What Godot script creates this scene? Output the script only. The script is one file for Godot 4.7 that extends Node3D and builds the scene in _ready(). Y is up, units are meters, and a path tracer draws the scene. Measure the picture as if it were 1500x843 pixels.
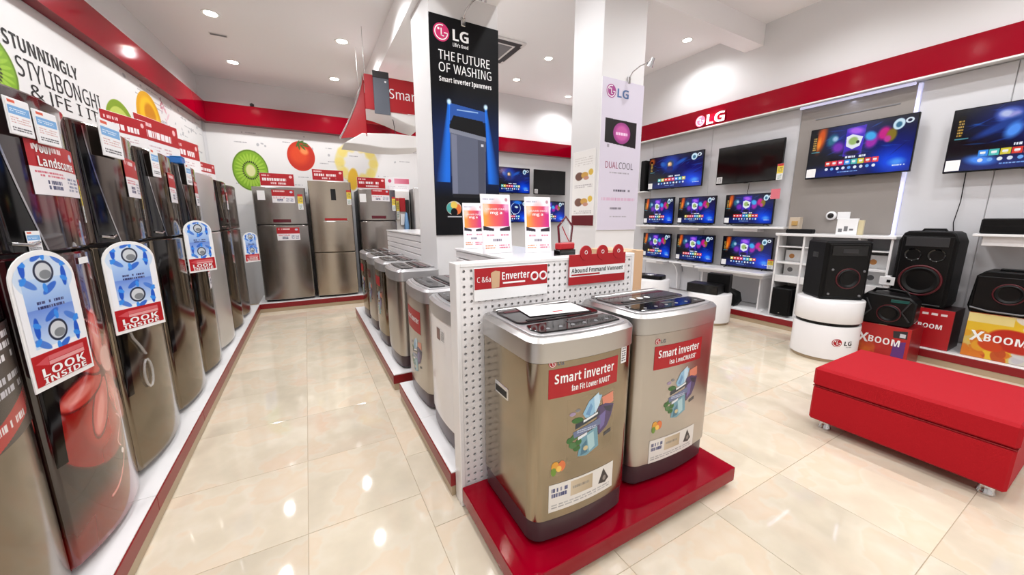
extends Node3D
# Appliance showroom. Units are metres, y up; the aisle runs along -z, the television wall is the +x wall.

const EYE := 1.45

# ---------------------------------------------------------------- geometry collector
class G:
	var v := PackedVector3Array()
	var n := PackedVector3Array()
	var t := PackedVector2Array()
	var xf := Transform3D.IDENTITY

	func tri(a: Vector3, b: Vector3, c: Vector3, na: Vector3, nb: Vector3, nc: Vector3, ua := Vector2.ZERO, ub := Vector2.ZERO, uc := Vector2.ZERO) -> void:
		if (b - a).cross(c - a).dot(na + nb + nc) < 0.0:
			tri_out(a, c, b, na, nc, nb, ua, uc, ub)
		else:
			tri_out(a, b, c, na, nb, nc, ua, ub, uc)

	# counter-clockwise in, clockwise (the engine's front) out
	func tri_out(a: Vector3, b: Vector3, c: Vector3, na: Vector3, nb: Vector3, nc: Vector3, ua: Vector2, ub: Vector2, uc: Vector2) -> void:
		v.append(xf * a)
		v.append(xf * c)
		v.append(xf * b)
		n.append((xf.basis * na).normalized())
		n.append((xf.basis * nc).normalized())
		n.append((xf.basis * nb).normalized())
		t.append(ua)
		t.append(uc)
		t.append(ub)

	func quad(a: Vector3, b: Vector3, c: Vector3, d: Vector3) -> void:
		var m := (b - a).cross(c - a) + (c - a).cross(d - a)
		m = m.normalized()
		tri(a, b, c, m, m, m, Vector2(0, 1), Vector2(1, 1), Vector2(1, 0))
		tri(a, c, d, m, m, m, Vector2(0, 1), Vector2(1, 0), Vector2(0, 0))

	func quadn(a: Vector3, b: Vector3, c: Vector3, d: Vector3, na: Vector3, nb: Vector3, nc: Vector3, nd: Vector3, u0 := 0.0, u1 := 1.0, v0 := 1.0, v1 := 0.0) -> void:
		tri(a, b, c, na, nb, nc, Vector2(u0, v0), Vector2(u1, v0), Vector2(u1, v1))
		tri(a, c, d, na, nc, nd, Vector2(u0, v0), Vector2(u1, v1), Vector2(u0, v1))

	func oquad(a: Vector3, b: Vector3, c: Vector3, d: Vector3, mid: Vector3) -> void:
		if (b - a).cross(c - a).dot((a + c) * 0.5 - mid) < 0.0:
			quad(b, a, d, c)
		else:
			quad(a, b, c, d)

	func box(c: Vector3, s: Vector3, b := 0.0) -> void:
		var h := s * 0.5
		b = minf(b, minf(h.x, minf(h.y, h.z)) * 0.9)
		var f := func(sg: Array, k: int) -> Vector3:
			var p := Vector3(sg[0] * (h.x - b), sg[1] * (h.y - b), sg[2] * (h.z - b))
			p[k] = sg[k] * h[k]
			return c + p
		for k in 3:
			var k1 := (k + 1) % 3
			var k2 := (k + 2) % 3
			for a in [1.0, -1.0]:
				var q := []
				for e in [[-1.0, -1.0], [1.0, -1.0], [1.0, 1.0], [-1.0, 1.0]]:
					var sg := [0.0, 0.0, 0.0]
					sg[k] = a
					sg[k1] = e[0]
					sg[k2] = e[1]
					q.append(f.call(sg, k))
				oquad(q[0], q[1], q[2], q[3], c)
				if b <= 0.0:
					continue
				for d in [1.0, -1.0]:
					var s1 := [0.0, 0.0, 0.0]
					s1[k1] = a
					s1[k2] = d
					s1[k] = 1.0
					var s2 := s1.duplicate()
					s2[k] = -1.0
					oquad(f.call(s2, k1), f.call(s1, k1), f.call(s1, k2), f.call(s2, k2), c)
		if b <= 0.0:
			return
		for sx in [1.0, -1.0]:
			for sy in [1.0, -1.0]:
				for sz in [1.0, -1.0]:
					var m := Vector3(sx, sy, sz).normalized()
					tri(f.call([sx, sy, sz], 0), f.call([sx, sy, sz], 1), f.call([sx, sy, sz], 2), m, m, m)

	# box from two corners
	func bb(x0: float, y0: float, z0: float, x1: float, y1: float, z1: float, b := 0.0) -> void:
		box(Vector3(x0 + x1, y0 + y1, z0 + z1) * 0.5, Vector3(absf(x1 - x0), absf(y1 - y0), absf(z1 - z0)), b)

	func ring_normals(p: PackedVector2Array) -> Array:
		var k := p.size()
		var out := []
		for i in k:
			var a := (p[i] - p[(i + k - 1) % k]).normalized()
			var b := (p[(i + 1) % k] - p[i]).normalized()
			out.append([Vector2(a.y, -a.x), Vector2(b.y, -b.x), a.dot(b) > 0.6])
		return out

	# convex-ish outline in the plane (x, z); extruded from y0 to y1, the top edge drawn in by bev
	func prism(poly: PackedVector2Array, y0: float, y1: float, bev := 0.0, lowbev := 0.0) -> void:
		var p := poly.duplicate()
		if Geometry2D.is_polygon_clockwise(p):
			p.reverse()
		var k := p.size()
		var nm := ring_normals(p)
		var inset := PackedVector2Array()
		var inlow := PackedVector2Array()
		for i in k:
			var q: Vector2 = (nm[i][0] + nm[i][1]).normalized()
			inset.append(p[i] - q * bev)
			inlow.append(p[i] - q * lowbev)
		var lo := y0 + lowbev
		var hi := y1 - bev
		for i in k:
			var j := (i + 1) % k
			var na2: Vector2 = (nm[i][0] + nm[i][1]).normalized() if nm[i][2] else nm[i][1]
			var nb2: Vector2 = (nm[j][0] + nm[j][1]).normalized() if nm[j][2] else nm[j][0]
			var na := Vector3(na2.x, 0, na2.y)
			var nb := Vector3(nb2.x, 0, nb2.y)
			# y up with z down the page: the outline runs so that j, i, i, j faces outwards
			quadn(Vector3(p[j].x, lo, p[j].y), Vector3(p[i].x, lo, p[i].y), Vector3(p[i].x, hi, p[i].y), Vector3(p[j].x, hi, p[j].y), nb, na, na, nb, float(j if j else k) / k, float(i) / k)
			if bev > 0.0:
				var ua := (na + Vector3.UP).normalized()
				var ub := (nb + Vector3.UP).normalized()
				quadn(Vector3(p[j].x, hi, p[j].y), Vector3(p[i].x, hi, p[i].y), Vector3(inset[i].x, y1, inset[i].y), Vector3(inset[j].x, y1, inset[j].y), ub, ua, ua, ub)
			if lowbev > 0.0:
				var da := (na + Vector3.DOWN).normalized()
				var db := (nb + Vector3.DOWN).normalized()
				quadn(Vector3(inlow[j].x, y0, inlow[j].y), Vector3(inlow[i].x, y0, inlow[i].y), Vector3(p[i].x, lo, p[i].y), Vector3(p[j].x, lo, p[j].y), db, da, da, db)
		var ids := Geometry2D.triangulate_polygon(inset)
		for i in range(0, ids.size(), 3):
			for up in [true, false]:
				var src := inset if up else inlow
				var y := y1 if up else y0
				var a := src[ids[i]]
				var b := src[ids[i + 1]]
				var c := src[ids[i + 2]]
				var m := Vector3.UP if up else Vector3.DOWN
				var a3 := Vector3(a.x, y, a.y)
				var b3 := Vector3(b.x, y, b.y)
				var c3 := Vector3(c.x, y, c.y)
				if (b3 - a3).cross(c3 - a3).dot(m) < 0.0:
					var s := b3
					b3 = c3
					c3 = s
				tri(a3, b3, c3, m, m, m, Vector2(a3.x, a3.z), Vector2(b3.x, b3.z), Vector2(c3.x, c3.z))

	# outline in the plane (x, y) seen from +z, between z0 and z1
	func plate(poly: PackedVector2Array, z0: float, z1: float, bev := 0.0) -> void:
		var keep := xf
		xf = keep * Transform3D(Basis(Vector3(1, 0, 0), Vector3(0, 0, 1), Vector3(0, -1, 0)), Vector3.ZERO)
		var q := PackedVector2Array()
		for p in poly:
			q.append(Vector2(p.x, -p.y))
		prism(q, z0, z1, bev)
		xf = keep

	# profile of (radius, y) from bottom to top around the y axis
	func lathe(prof: PackedVector2Array, seg := 32, sharp := 0.6, from := 0.0, to := TAU) -> void:
		for i in prof.size() - 1:
			var a := prof[i]
			var b := prof[i + 1]
			if a.distance_to(b) < 1e-6:
				continue
			var d := (b - a).normalized()
			var m := Vector2(d.y, -d.x)
			var ma := m
			var mb := m
			if i > 0 and prof[i - 1].distance_to(a) > 1e-6:
				var e := (a - prof[i - 1]).normalized()
				if e.dot(d) > sharp:
					ma = (m + Vector2(e.y, -e.x)).normalized()
			if i < prof.size() - 2 and prof[i + 2].distance_to(b) > 1e-6:
				var e := (prof[i + 2] - b).normalized()
				if e.dot(d) > sharp:
					mb = (m + Vector2(e.y, -e.x)).normalized()
			for k in seg:
				var f0 := from + (to - from) * k / seg
				var f1 := from + (to - from) * (k + 1) / seg
				var c0 := Vector3(sin(f0), 0, cos(f0))
				var c1 := Vector3(sin(f1), 0, cos(f1))
				quadn(c0 * a.x + Vector3.UP * a.y, c1 * a.x + Vector3.UP * a.y, c1 * b.x + Vector3.UP * b.y, c0 * b.x + Vector3.UP * b.y,
					c0 * ma.x + Vector3.UP * ma.y, c1 * ma.x + Vector3.UP * ma.y, c1 * mb.x + Vector3.UP * mb.y, c0 * mb.x + Vector3.UP * mb.y, float(k) / seg, float(k + 1) / seg)

	func tube(pts: Array, r: float, seg := 8) -> void:
		var rings := []
		var side := Vector3.ZERO
		for i in pts.size():
			var d: Vector3 = (pts[mini(i + 1, pts.size() - 1)] - pts[maxi(i - 1, 0)]).normalized()
			if side == Vector3.ZERO:
				side = d.cross(Vector3.UP if absf(d.y) < 0.9 else Vector3.RIGHT).normalized()
			side = (side - d * side.dot(d)).normalized()
			var up := side.cross(d)
			var ring := []
			for k in seg:
				var a := TAU * k / seg
				ring.append([pts[i] + (side * cos(a) + up * sin(a)) * r, side * cos(a) + up * sin(a)])
			rings.append(ring)
		for i in rings.size() - 1:
			for k in seg:
				var j := (k + 1) % seg
				quadn(rings[i][j][0], rings[i][k][0], rings[i + 1][k][0], rings[i + 1][j][0], rings[i][j][1], rings[i][k][1], rings[i + 1][k][1], rings[i + 1][j][1])
		for e in [0, rings.size() - 1]:
			for k in range(1, seg - 1):
				var m: Vector3 = (rings[0][0][0] - rings[1][0][0]).normalized() if e == 0 else (rings[e][0][0] - rings[e - 1][0][0]).normalized()
				tri(rings[e][0][0], rings[e][k][0], rings[e][k + 1][0], m, m, m)

	# ring lying in the plane (x, y), facing +z
	func torus(c: Vector3, R: float, r: float, seg := 32, ms := 8, from := 0.0, to := TAU) -> void:
		for i in seg:
			for j in ms:
				var q := []
				for p in [[i, j], [i + 1, j], [i + 1, j + 1], [i, j + 1]]:
					var a: float = from + (to - from) * p[0] / seg
					var b: float = TAU * p[1] / ms
					var o := Vector3(cos(a), sin(a), 0)
					var m := o * cos(b) + Vector3(0, 0, sin(b))
					q.append([c + o * R + m * r, m])
				quadn(q[0][0], q[1][0], q[2][0], q[3][0], q[0][1], q[1][1], q[2][1], q[3][1])

	# sheet laid over a surface f(x, y, lift)
	func sheet(f: Callable, x0: float, y0: float, x1: float, y1: float, nu: int, nv: int, lift: float) -> void:
		var e := 0.002
		var P := []
		var N := []
		for j in nv + 1:
			for i in nu + 1:
				var x := lerpf(x0, x1, float(i) / nu)
				var y := lerpf(y0, y1, float(j) / nv)
				P.append(f.call(x, y, lift))
				N.append((f.call(x + e, y, lift) - f.call(x - e, y, lift)).cross(f.call(x, y + e, lift) - f.call(x, y - e, lift)).normalized())
		for j in nv:
			for i in nu:
				var a := j * (nu + 1) + i
				var b := a + nu + 1
				quadn(P[a], P[a + 1], P[b + 1], P[b], N[a], N[a + 1], N[b + 1], N[b], float(i) / nu, float(i + 1) / nu, 1.0 - float(j) / nv, 1.0 - float(j + 1) / nv)

	func mesh() -> ArrayMesh:
		var a := []
		a.resize(Mesh.ARRAY_MAX)
		a[Mesh.ARRAY_VERTEX] = v
		a[Mesh.ARRAY_NORMAL] = n
		a[Mesh.ARRAY_TEX_UV] = t
		var m := ArrayMesh.new()
		m.add_surface_from_arrays(Mesh.PRIMITIVE_TRIANGLES, a)
		return m

# ---------------------------------------------------------------- flat print painter
class P:
	var im: Image
	var w: int
	var h: int
	var rng := RandomNumberGenerator.new()
	var cut := false

	func _init(w_: int, h_: int, c: Color, sd := 7) -> void:
		w = w_
		h = h_
		im = Image.create(w, h, false, Image.FORMAT_RGBA8)
		im.fill(c)
		rng.seed = sd

	func px(x: int, y: int, c: Color, a: float) -> void:
		if a <= 0.003 or x < 0 or y < 0 or x >= w or y >= h:
			return
		var was := im.get_pixel(x, y)
		var o := was.lerp(c, a)
		if cut and was.a < 0.5:
			o = c
			o.a = 1.0 if a > 0.5 else 0.0
		else:
			o.a = 1.0
		im.set_pixel(x, y, o)

	# all positions in fractions of the picture
	func rect(x: float, y: float, ww: float, hh: float, c: Color) -> void:
		im.fill_rect(Rect2i(roundi(x * w), roundi(y * h), maxi(1, roundi(ww * w)), maxi(1, roundi(hh * h))), c)

	func grad(x: float, y: float, ww: float, hh: float, c0: Color, c1: Color, across := false) -> void:
		var r := Rect2i(roundi(x * w), roundi(y * h), roundi(ww * w), roundi(hh * h))
		var k := r.size.x if across else r.size.y
		for i in k:
			var c := c0.lerp(c1, float(i) / maxi(1, k - 1))
			if across:
				im.fill_rect(Rect2i(r.position.x + i, r.position.y, 1, r.size.y), c)
			else:
				im.fill_rect(Rect2i(r.position.x, r.position.y + i, r.size.x, 1), c)

	# ellipse, turned by rot; soft widens its edge; hollow leaves a ring
	func ell(cx: float, cy: float, rx: float, ry: float, c: Color, rot := 0.0, soft := 0.0, hollow := 0.0, al := 1.0) -> void:
		var X := cx * w
		var Y := cy * h
		var A := maxf(rx * w, 0.6)
		var B := maxf(ry * h, 0.6)
		var R := ceili(maxf(A, B) * (1.0 + soft)) + 1
		var edge := maxf(soft, 1.2 / minf(A, B))
		var ct := cos(rot)
		var st := sin(rot)
		for y in range(maxi(0, floori(Y) - R), mini(h, ceili(Y) + R + 1)):
			for x in range(maxi(0, floori(X) - R), mini(w, ceili(X) + R + 1)):
				var dx := x - X
				var dy := y - Y
				var u := (dx * ct + dy * st) / A
				var q := (dy * ct - dx * st) / B
				var d := sqrt(u * u + q * q)
				var a := clampf((1.0 + edge * 0.5 - d) / edge, 0.0, 1.0)
				if hollow > 0.0:
					a *= clampf((d - hollow + edge * 0.5) / edge, 0.0, 1.0)
				px(x, y, c, a * al)

	func poly(pts: Array, c: Color, al := 1.0) -> void:
		var q := PackedVector2Array()
		var lo := Vector2(1e9, 1e9)
		var hi := -lo
		for p in pts:
			var s := Vector2(p[0] * w, p[1] * h)
			q.append(s)
			lo = lo.min(s)
			hi = hi.max(s)
		for y in range(maxi(0, floori(lo.y)), mini(h, ceili(hi.y) + 1)):
			for x in range(maxi(0, floori(lo.x)), mini(w, ceili(hi.x) + 1)):
				if Geometry2D.is_point_in_polygon(Vector2(x + 0.5, y + 0.5), q):
					px(x, y, c, al)

	# rows of unreadable small print
	func lines(x: float, y: float, ww: float, hh: float, rows: int, c: Color, fill := 0.5) -> void:
		for r in rows:
			var at := x
			var step := hh / rows
			while at < x + ww:
				var k := rng.randf_range(0.03, 0.12) * ww
				k = minf(k, x + ww - at)
				if rng.randf() > 0.12:
					rect(at, y + r * step + step * (1.0 - fill) * 0.5, k, step * fill, c.lerp(Color(0.9, 0.9, 0.9), rng.randf() * 0.35))
				at += k + 0.02 * ww

	func splash(n: int, x0: float, y0: float, x1: float, y1: float, cols: Array, r0: float, r1: float, soft := 0.2, al := 0.9) -> void:
		for i in n:
			ell(rng.randf_range(x0, x1), rng.randf_range(y0, y1), rng.randf_range(r0, r1), rng.randf_range(r0, r1), cols[rng.randi() % cols.size()], rng.randf() * TAU, soft, 0.0, al)

# ---------------------------------------------------------------- nodes and materials
var M := {}
var taken := {}
var bold: SystemFont
var plain_font: SystemFont

func numbered(called: String) -> String:
	if not taken.has(called):
		taken[called] = 0
		return called
	taken[called] += 1
	return "%s_%03d" % [called, taken[called]]

func tag(o: Node, label: String, category: String, group := "") -> void:
	o.set_meta("label", label)
	o.set_meta("category", category)
	if group:
		o.set_meta("group", group)

func thing(called: String, label: String, category: String, at: Vector3, turn := 0.0, group := "") -> Node3D:
	var o := Node3D.new()
	o.name = numbered(called)
	add_child(o)
	o.position = at
	o.rotation_degrees.y = turn
	tag(o, label, category, group)
	return o

func put(parent: Node, called: String, m: Mesh, mt: Material, label := "") -> MeshInstance3D:
	var o := MeshInstance3D.new()
	o.name = called
	o.mesh = m
	o.material_override = mt
	parent.add_child(o, true)
	if label:
		o.set_meta("label", label)
	return o

func part(parent: Node, called: String, g: G, mt: Material, label := "") -> MeshInstance3D:
	return put(parent, called, g.mesh(), mt, label)

func struct(called: String, g: G, mt: Material, label: String) -> MeshInstance3D:
	var o := put(self, numbered(called), g.mesh(), mt)
	o.set_meta("kind", "structure")
	o.set_meta("label", label)
	o.set_meta("category", called.get_slice("_", 0))
	return o

func mat(c: Color, rough: float, metal := 0.0, spec := 0.5) -> StandardMaterial3D:
	var m := StandardMaterial3D.new()
	m.albedo_color = c
	m.roughness = rough
	m.metallic = metal
	m.metallic_specular = spec
	m.cull_mode = BaseMaterial3D.CULL_DISABLED
	return m

func printed(p: P, rough := 0.45, glow := 0.0) -> StandardMaterial3D:
	var m := StandardMaterial3D.new()
	p.im.generate_mipmaps()
	var tx := ImageTexture.create_from_image(p.im)
	m.roughness = rough
	if p.cut:
		m.transparency = BaseMaterial3D.TRANSPARENCY_ALPHA_SCISSOR
		m.alpha_scissor_threshold = 0.5
	m.texture_repeat = false
	m.cull_mode = BaseMaterial3D.CULL_DISABLED
	if glow > 0.0:
		m.albedo_color = Color(0.01, 0.01, 0.012)
		m.emission_enabled = true
		m.emission_operator = BaseMaterial3D.EMISSION_OP_MULTIPLY
		m.emission = Color.WHITE
		m.emission_texture = tx
		m.emission_energy_multiplier = glow
	else:
		m.albedo_texture = tx
	return m

func noise_tex(sd: int, freq: float, ramp: Array, size := 512, fractal := 5) -> NoiseTexture2D:
	var f := FastNoiseLite.new()
	f.seed = sd
	f.frequency = freq
	f.fractal_octaves = fractal
	var nt := NoiseTexture2D.new()
	nt.noise = f
	nt.width = size
	nt.height = size
	nt.seamless = true
	var gr := Gradient.new()
	gr.offsets = PackedFloat32Array()
	var offs := PackedFloat32Array()
	var cols := PackedColorArray()
	for e in ramp:
		offs.append(e[0])
		cols.append(e[1])
	gr.offsets = offs
	gr.colors = cols
	nt.color_ramp = gr
	return nt

# a flat frame: (x, y, lift) on a plane through o
func flat(o: Vector3, ax: Vector3, ay: Vector3) -> Callable:
	var nn := ax.cross(ay)
	return func(x: float, y: float, l: float) -> Vector3: return o + ax * x + ay * y + nn * l

func front(z: float) -> Callable:
	return flat(Vector3(0, 0, z), Vector3.RIGHT, Vector3.UP)

# lettering laid over a surface, fitted into a box; w = 0 keeps the proportions of the type
func letters(parent: Node, s: String, f: Callable, x: float, y: float, w: float, h: float, mt: Material, lift := 0.0015, heavy := true, called := "lettering") -> MeshInstance3D:
	var tm := TextMesh.new()
	tm.text = s
	tm.font = bold if heavy else plain_font
	tm.font_size = 32
	tm.pixel_size = 0.01
	tm.depth = 0.0
	tm.curve_step = 1.5
	var a := tm.get_mesh_arrays()
	var pts: PackedVector3Array = a[Mesh.ARRAY_VERTEX]
	var ids = a[Mesh.ARRAY_INDEX]
	var lo := Vector3(1e9, 1e9, 1e9)
	var hi := -lo
	for p in pts:
		lo = lo.min(p)
		hi = hi.max(p)
	var sy := h / maxf(hi.y - lo.y, 1e-5)
	var sx := w / maxf(hi.x - lo.x, 1e-5) if w > 0.0 else sy
	var g := G.new()
	var list := []
	if ids == null or ids.size() == 0:
		list = range(pts.size())
	else:
		list = Array(ids)
	for i in range(0, list.size(), 3):
		var q := []
		for k in 3:
			var p := pts[list[i + k]]
			q.append(f.call(x + (p.x - lo.x) * sx, y + (p.y - lo.y) * sy, lift))
		var p0 := pts[list[i]]
		var up: Vector3 = (f.call(x + (p0.x - lo.x) * sx, y, lift + 0.01) - f.call(x + (p0.x - lo.x) * sx, y, lift)).normalized()
		if (q[1] - q[0]).cross(q[2] - q[0]).dot(up) > 0:
			g.tri(q[0], q[1], q[2], up, up, up)
		else:
			g.tri(q[0], q[2], q[1], up, up, up)
	return part(parent, called, g, mt)

func decal(parent: Node, called: String, f: Callable, x: float, y: float, w: float, h: float, mt: Material, lift := 0.001, nu := 1, nv := 1, label := "") -> MeshInstance3D:
	var g := G.new()
	g.sheet(f, x, y, x + w, y + h, nu, nv, lift)
	return part(parent, called, g, mt, label)

# round maker's mark: a disc with a face of a ring, a nose stroke and one eye
func emblem(parent: Node, f: Callable, x: float, y: float, r: float, red: Material, white: Material, lift := 0.0015) -> void:
	var g := G.new()
	for k in 28:
		var a0 := TAU * k / 28
		var a1 := TAU * (k + 1) / 28
		var c: Vector3 = f.call(x, y, lift)
		var m: Vector3 = (f.call(x, y, lift + 0.01) - c).normalized()
		g.tri(c, f.call(x + cos(a0) * r, y + sin(a0) * r, lift), f.call(x + cos(a1) * r, y + sin(a1) * r, lift), m, m, m)
	var o := part(parent, "emblem_disc", g, red)
	var s := G.new()
	var l2 := lift + 0.001
	for k in 24:
		var a0 := 0.0 - TAU * 0.80 * k / 24 + 0.0
		var a1 := 0.0 - TAU * 0.80 * (k + 1) / 24
		var p := []
		for e in [[a0, 0.72], [a1, 0.72], [a1, 0.84], [a0, 0.84]]:
			p.append(f.call(x + cos(e[0]) * r * e[1], y + sin(e[0]) * r * e[1], l2))
		s.quad(p[3], p[2], p[1], p[0])
	for e in [[-0.06, -0.42, 0.07, 0.45], [-0.06, -0.42, 0.34, -0.3], [0.34, -0.06, 0.80, 0.06], [-0.46, 0.22, -0.22, 0.46]]:
		s.quad(f.call(x + e[0] * r, y + e[1] * r, l2), f.call(x + e[2] * r, y + e[1] * r, l2), f.call(x + e[2] * r, y + e[3] * r, l2), f.call(x + e[0] * r, y + e[3] * r, l2))
	part(o, "emblem_face", s, white)

func rrect(w: float, d: float, r: float, k := 5, bulge := 0.0, cx := 0.0, cz := 0.0) -> PackedVector2Array:
	# rounded rectangle in (x, z); the +z side bows out by bulge
	var p := PackedVector2Array()
	for c in [[1, 1, 0.0], [-1, 1, PI / 2], [-1, -1, PI], [1, -1, 1.5 * PI]]:
		for i in k + 1:
			var a: float = c[2] + PI / 2 * i / k
			p.append(Vector2(cx + c[0] * (w / 2 - r) + cos(a) * r, cz + c[1] * (d / 2 - r) + sin(a) * r))
		if c[1] == 1 and c[0] == 1 and bulge > 0.0:
			for i in range(1, 12):
				var x: float = (w / 2 - r) * (1.0 - 2.0 * i / 12)
				p.append(Vector2(cx + x, cz + d / 2))
	if bulge > 0.0:
		for i in p.size():
			var q := p[i] - Vector2(cx, cz)
			if q.y > 0:
				var s := 2.0 * q.x / w
				p[i].y += bulge * (1.0 - s * s) * clampf(q.y / (d / 2 - r), 0, 1)
	return p

# ================================================================ the scene
func _ready() -> void:
	# ---- camera: a wide phone lens, eye height, turned off the aisle and tipped down
	var cam := Camera3D.new()
	cam.name = "camera"
	add_child(cam)
	cam.position = Vector3(0, EYE, 0)
	cam.rotation = Vector3(deg_to_rad(-10.536), deg_to_rad(-29.03), 0)
	cam.fov = 76.466
	cam.near = 0.02
	cam.current = true
	# ---- surroundings: a closed room, lit by its lamps
	var we := WorldEnvironment.new()
	we.name = "world_environment"
	var env := Environment.new()
	env.background_mode = Environment.BG_COLOR
	env.background_color = Color(0.02, 0.02, 0.02)
	env.tonemap_mode = Environment.TONE_MAPPER_LINEAR
	env.tonemap_exposure = 0.96
	env.sdfgi_enabled = true
	env.ssao_enabled = true
	env.ssil_enabled = true
	we.environment = env
	add_child(we)
	bold = SystemFont.new()
	bold.font_names = PackedStringArray(["Droid Sans"])
	bold.font_weight = 700
	plain_font = SystemFont.new()
	plain_font.font_names = PackedStringArray(["Droid Sans"])
	materials()
	# ---- lamps: rows of recessed downlights in the low and the high ceiling
	for z in [-6.83, -5.42, -4.0, -2.6, -1.2, 0.2, 1.6]:
		for x in [-0.7, 0.59]:
			downlight(Vector3(x, 3.63, z), "round recessed downlight in the low ceiling above the fridge aisle", "aisle downlights", 1.42)
	for p in [[3.9, -6.84], [3.9, -5.73], [5.42, -7.15], [5.4, -4.15], [2.0, -6.6], [2.0, -5.2], [1.95, -3.55], [2.1, -2.0], [2.1, -0.4], [2.1, 1.2], [3.9, -2.3], [3.9, -1.0], [3.9, 0.2], [3.9, 1.6], [4.85, -2.2], [4.85, -0.7], [4.85, 0.9]]:
		downlight(Vector3(p[0], 4.18, p[1]), "round recessed downlight in the high ceiling over the television side", "showroom downlights", 1.48)
	room()
	left_side()
	back_side()
	island()
	columns()
	tv_wall()
	audio()
	hanging_sign()
	small_fittings()

func downlight(at: Vector3, label: String, group: String, power: float) -> void:
	var o := thing("downlight", label, "downlight", at, 0, group)
	var r := G.new()
	r.lathe(PackedVector2Array([Vector2(0.06, -0.002), Vector2(0.085, -0.008), Vector2(0.088, -0.001)]), 24)
	part(o, "trim_ring", r, M.lamp_ring)
	var d := G.new()
	d.lathe(PackedVector2Array([Vector2(0.0, -0.003), Vector2(0.062, -0.003)]), 24)
	part(o, "lamp_disc", d, M.lamp)
	var l := SpotLight3D.new()
	l.name = "lamp_light"
	l.light_energy = power
	l.light_color = Color(0.985, 0.99, 1.0)
	l.light_size = 0.055
	l.spot_angle = 77
	l.spot_angle_attenuation = 0.7
	l.spot_attenuation = 2.0
	l.spot_range = 15
	l.shadow_enabled = true
	o.add_child(l)
	l.position = Vector3(0, -0.07, 0)
	l.rotation_degrees = Vector3(-90, 0, 0)

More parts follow.
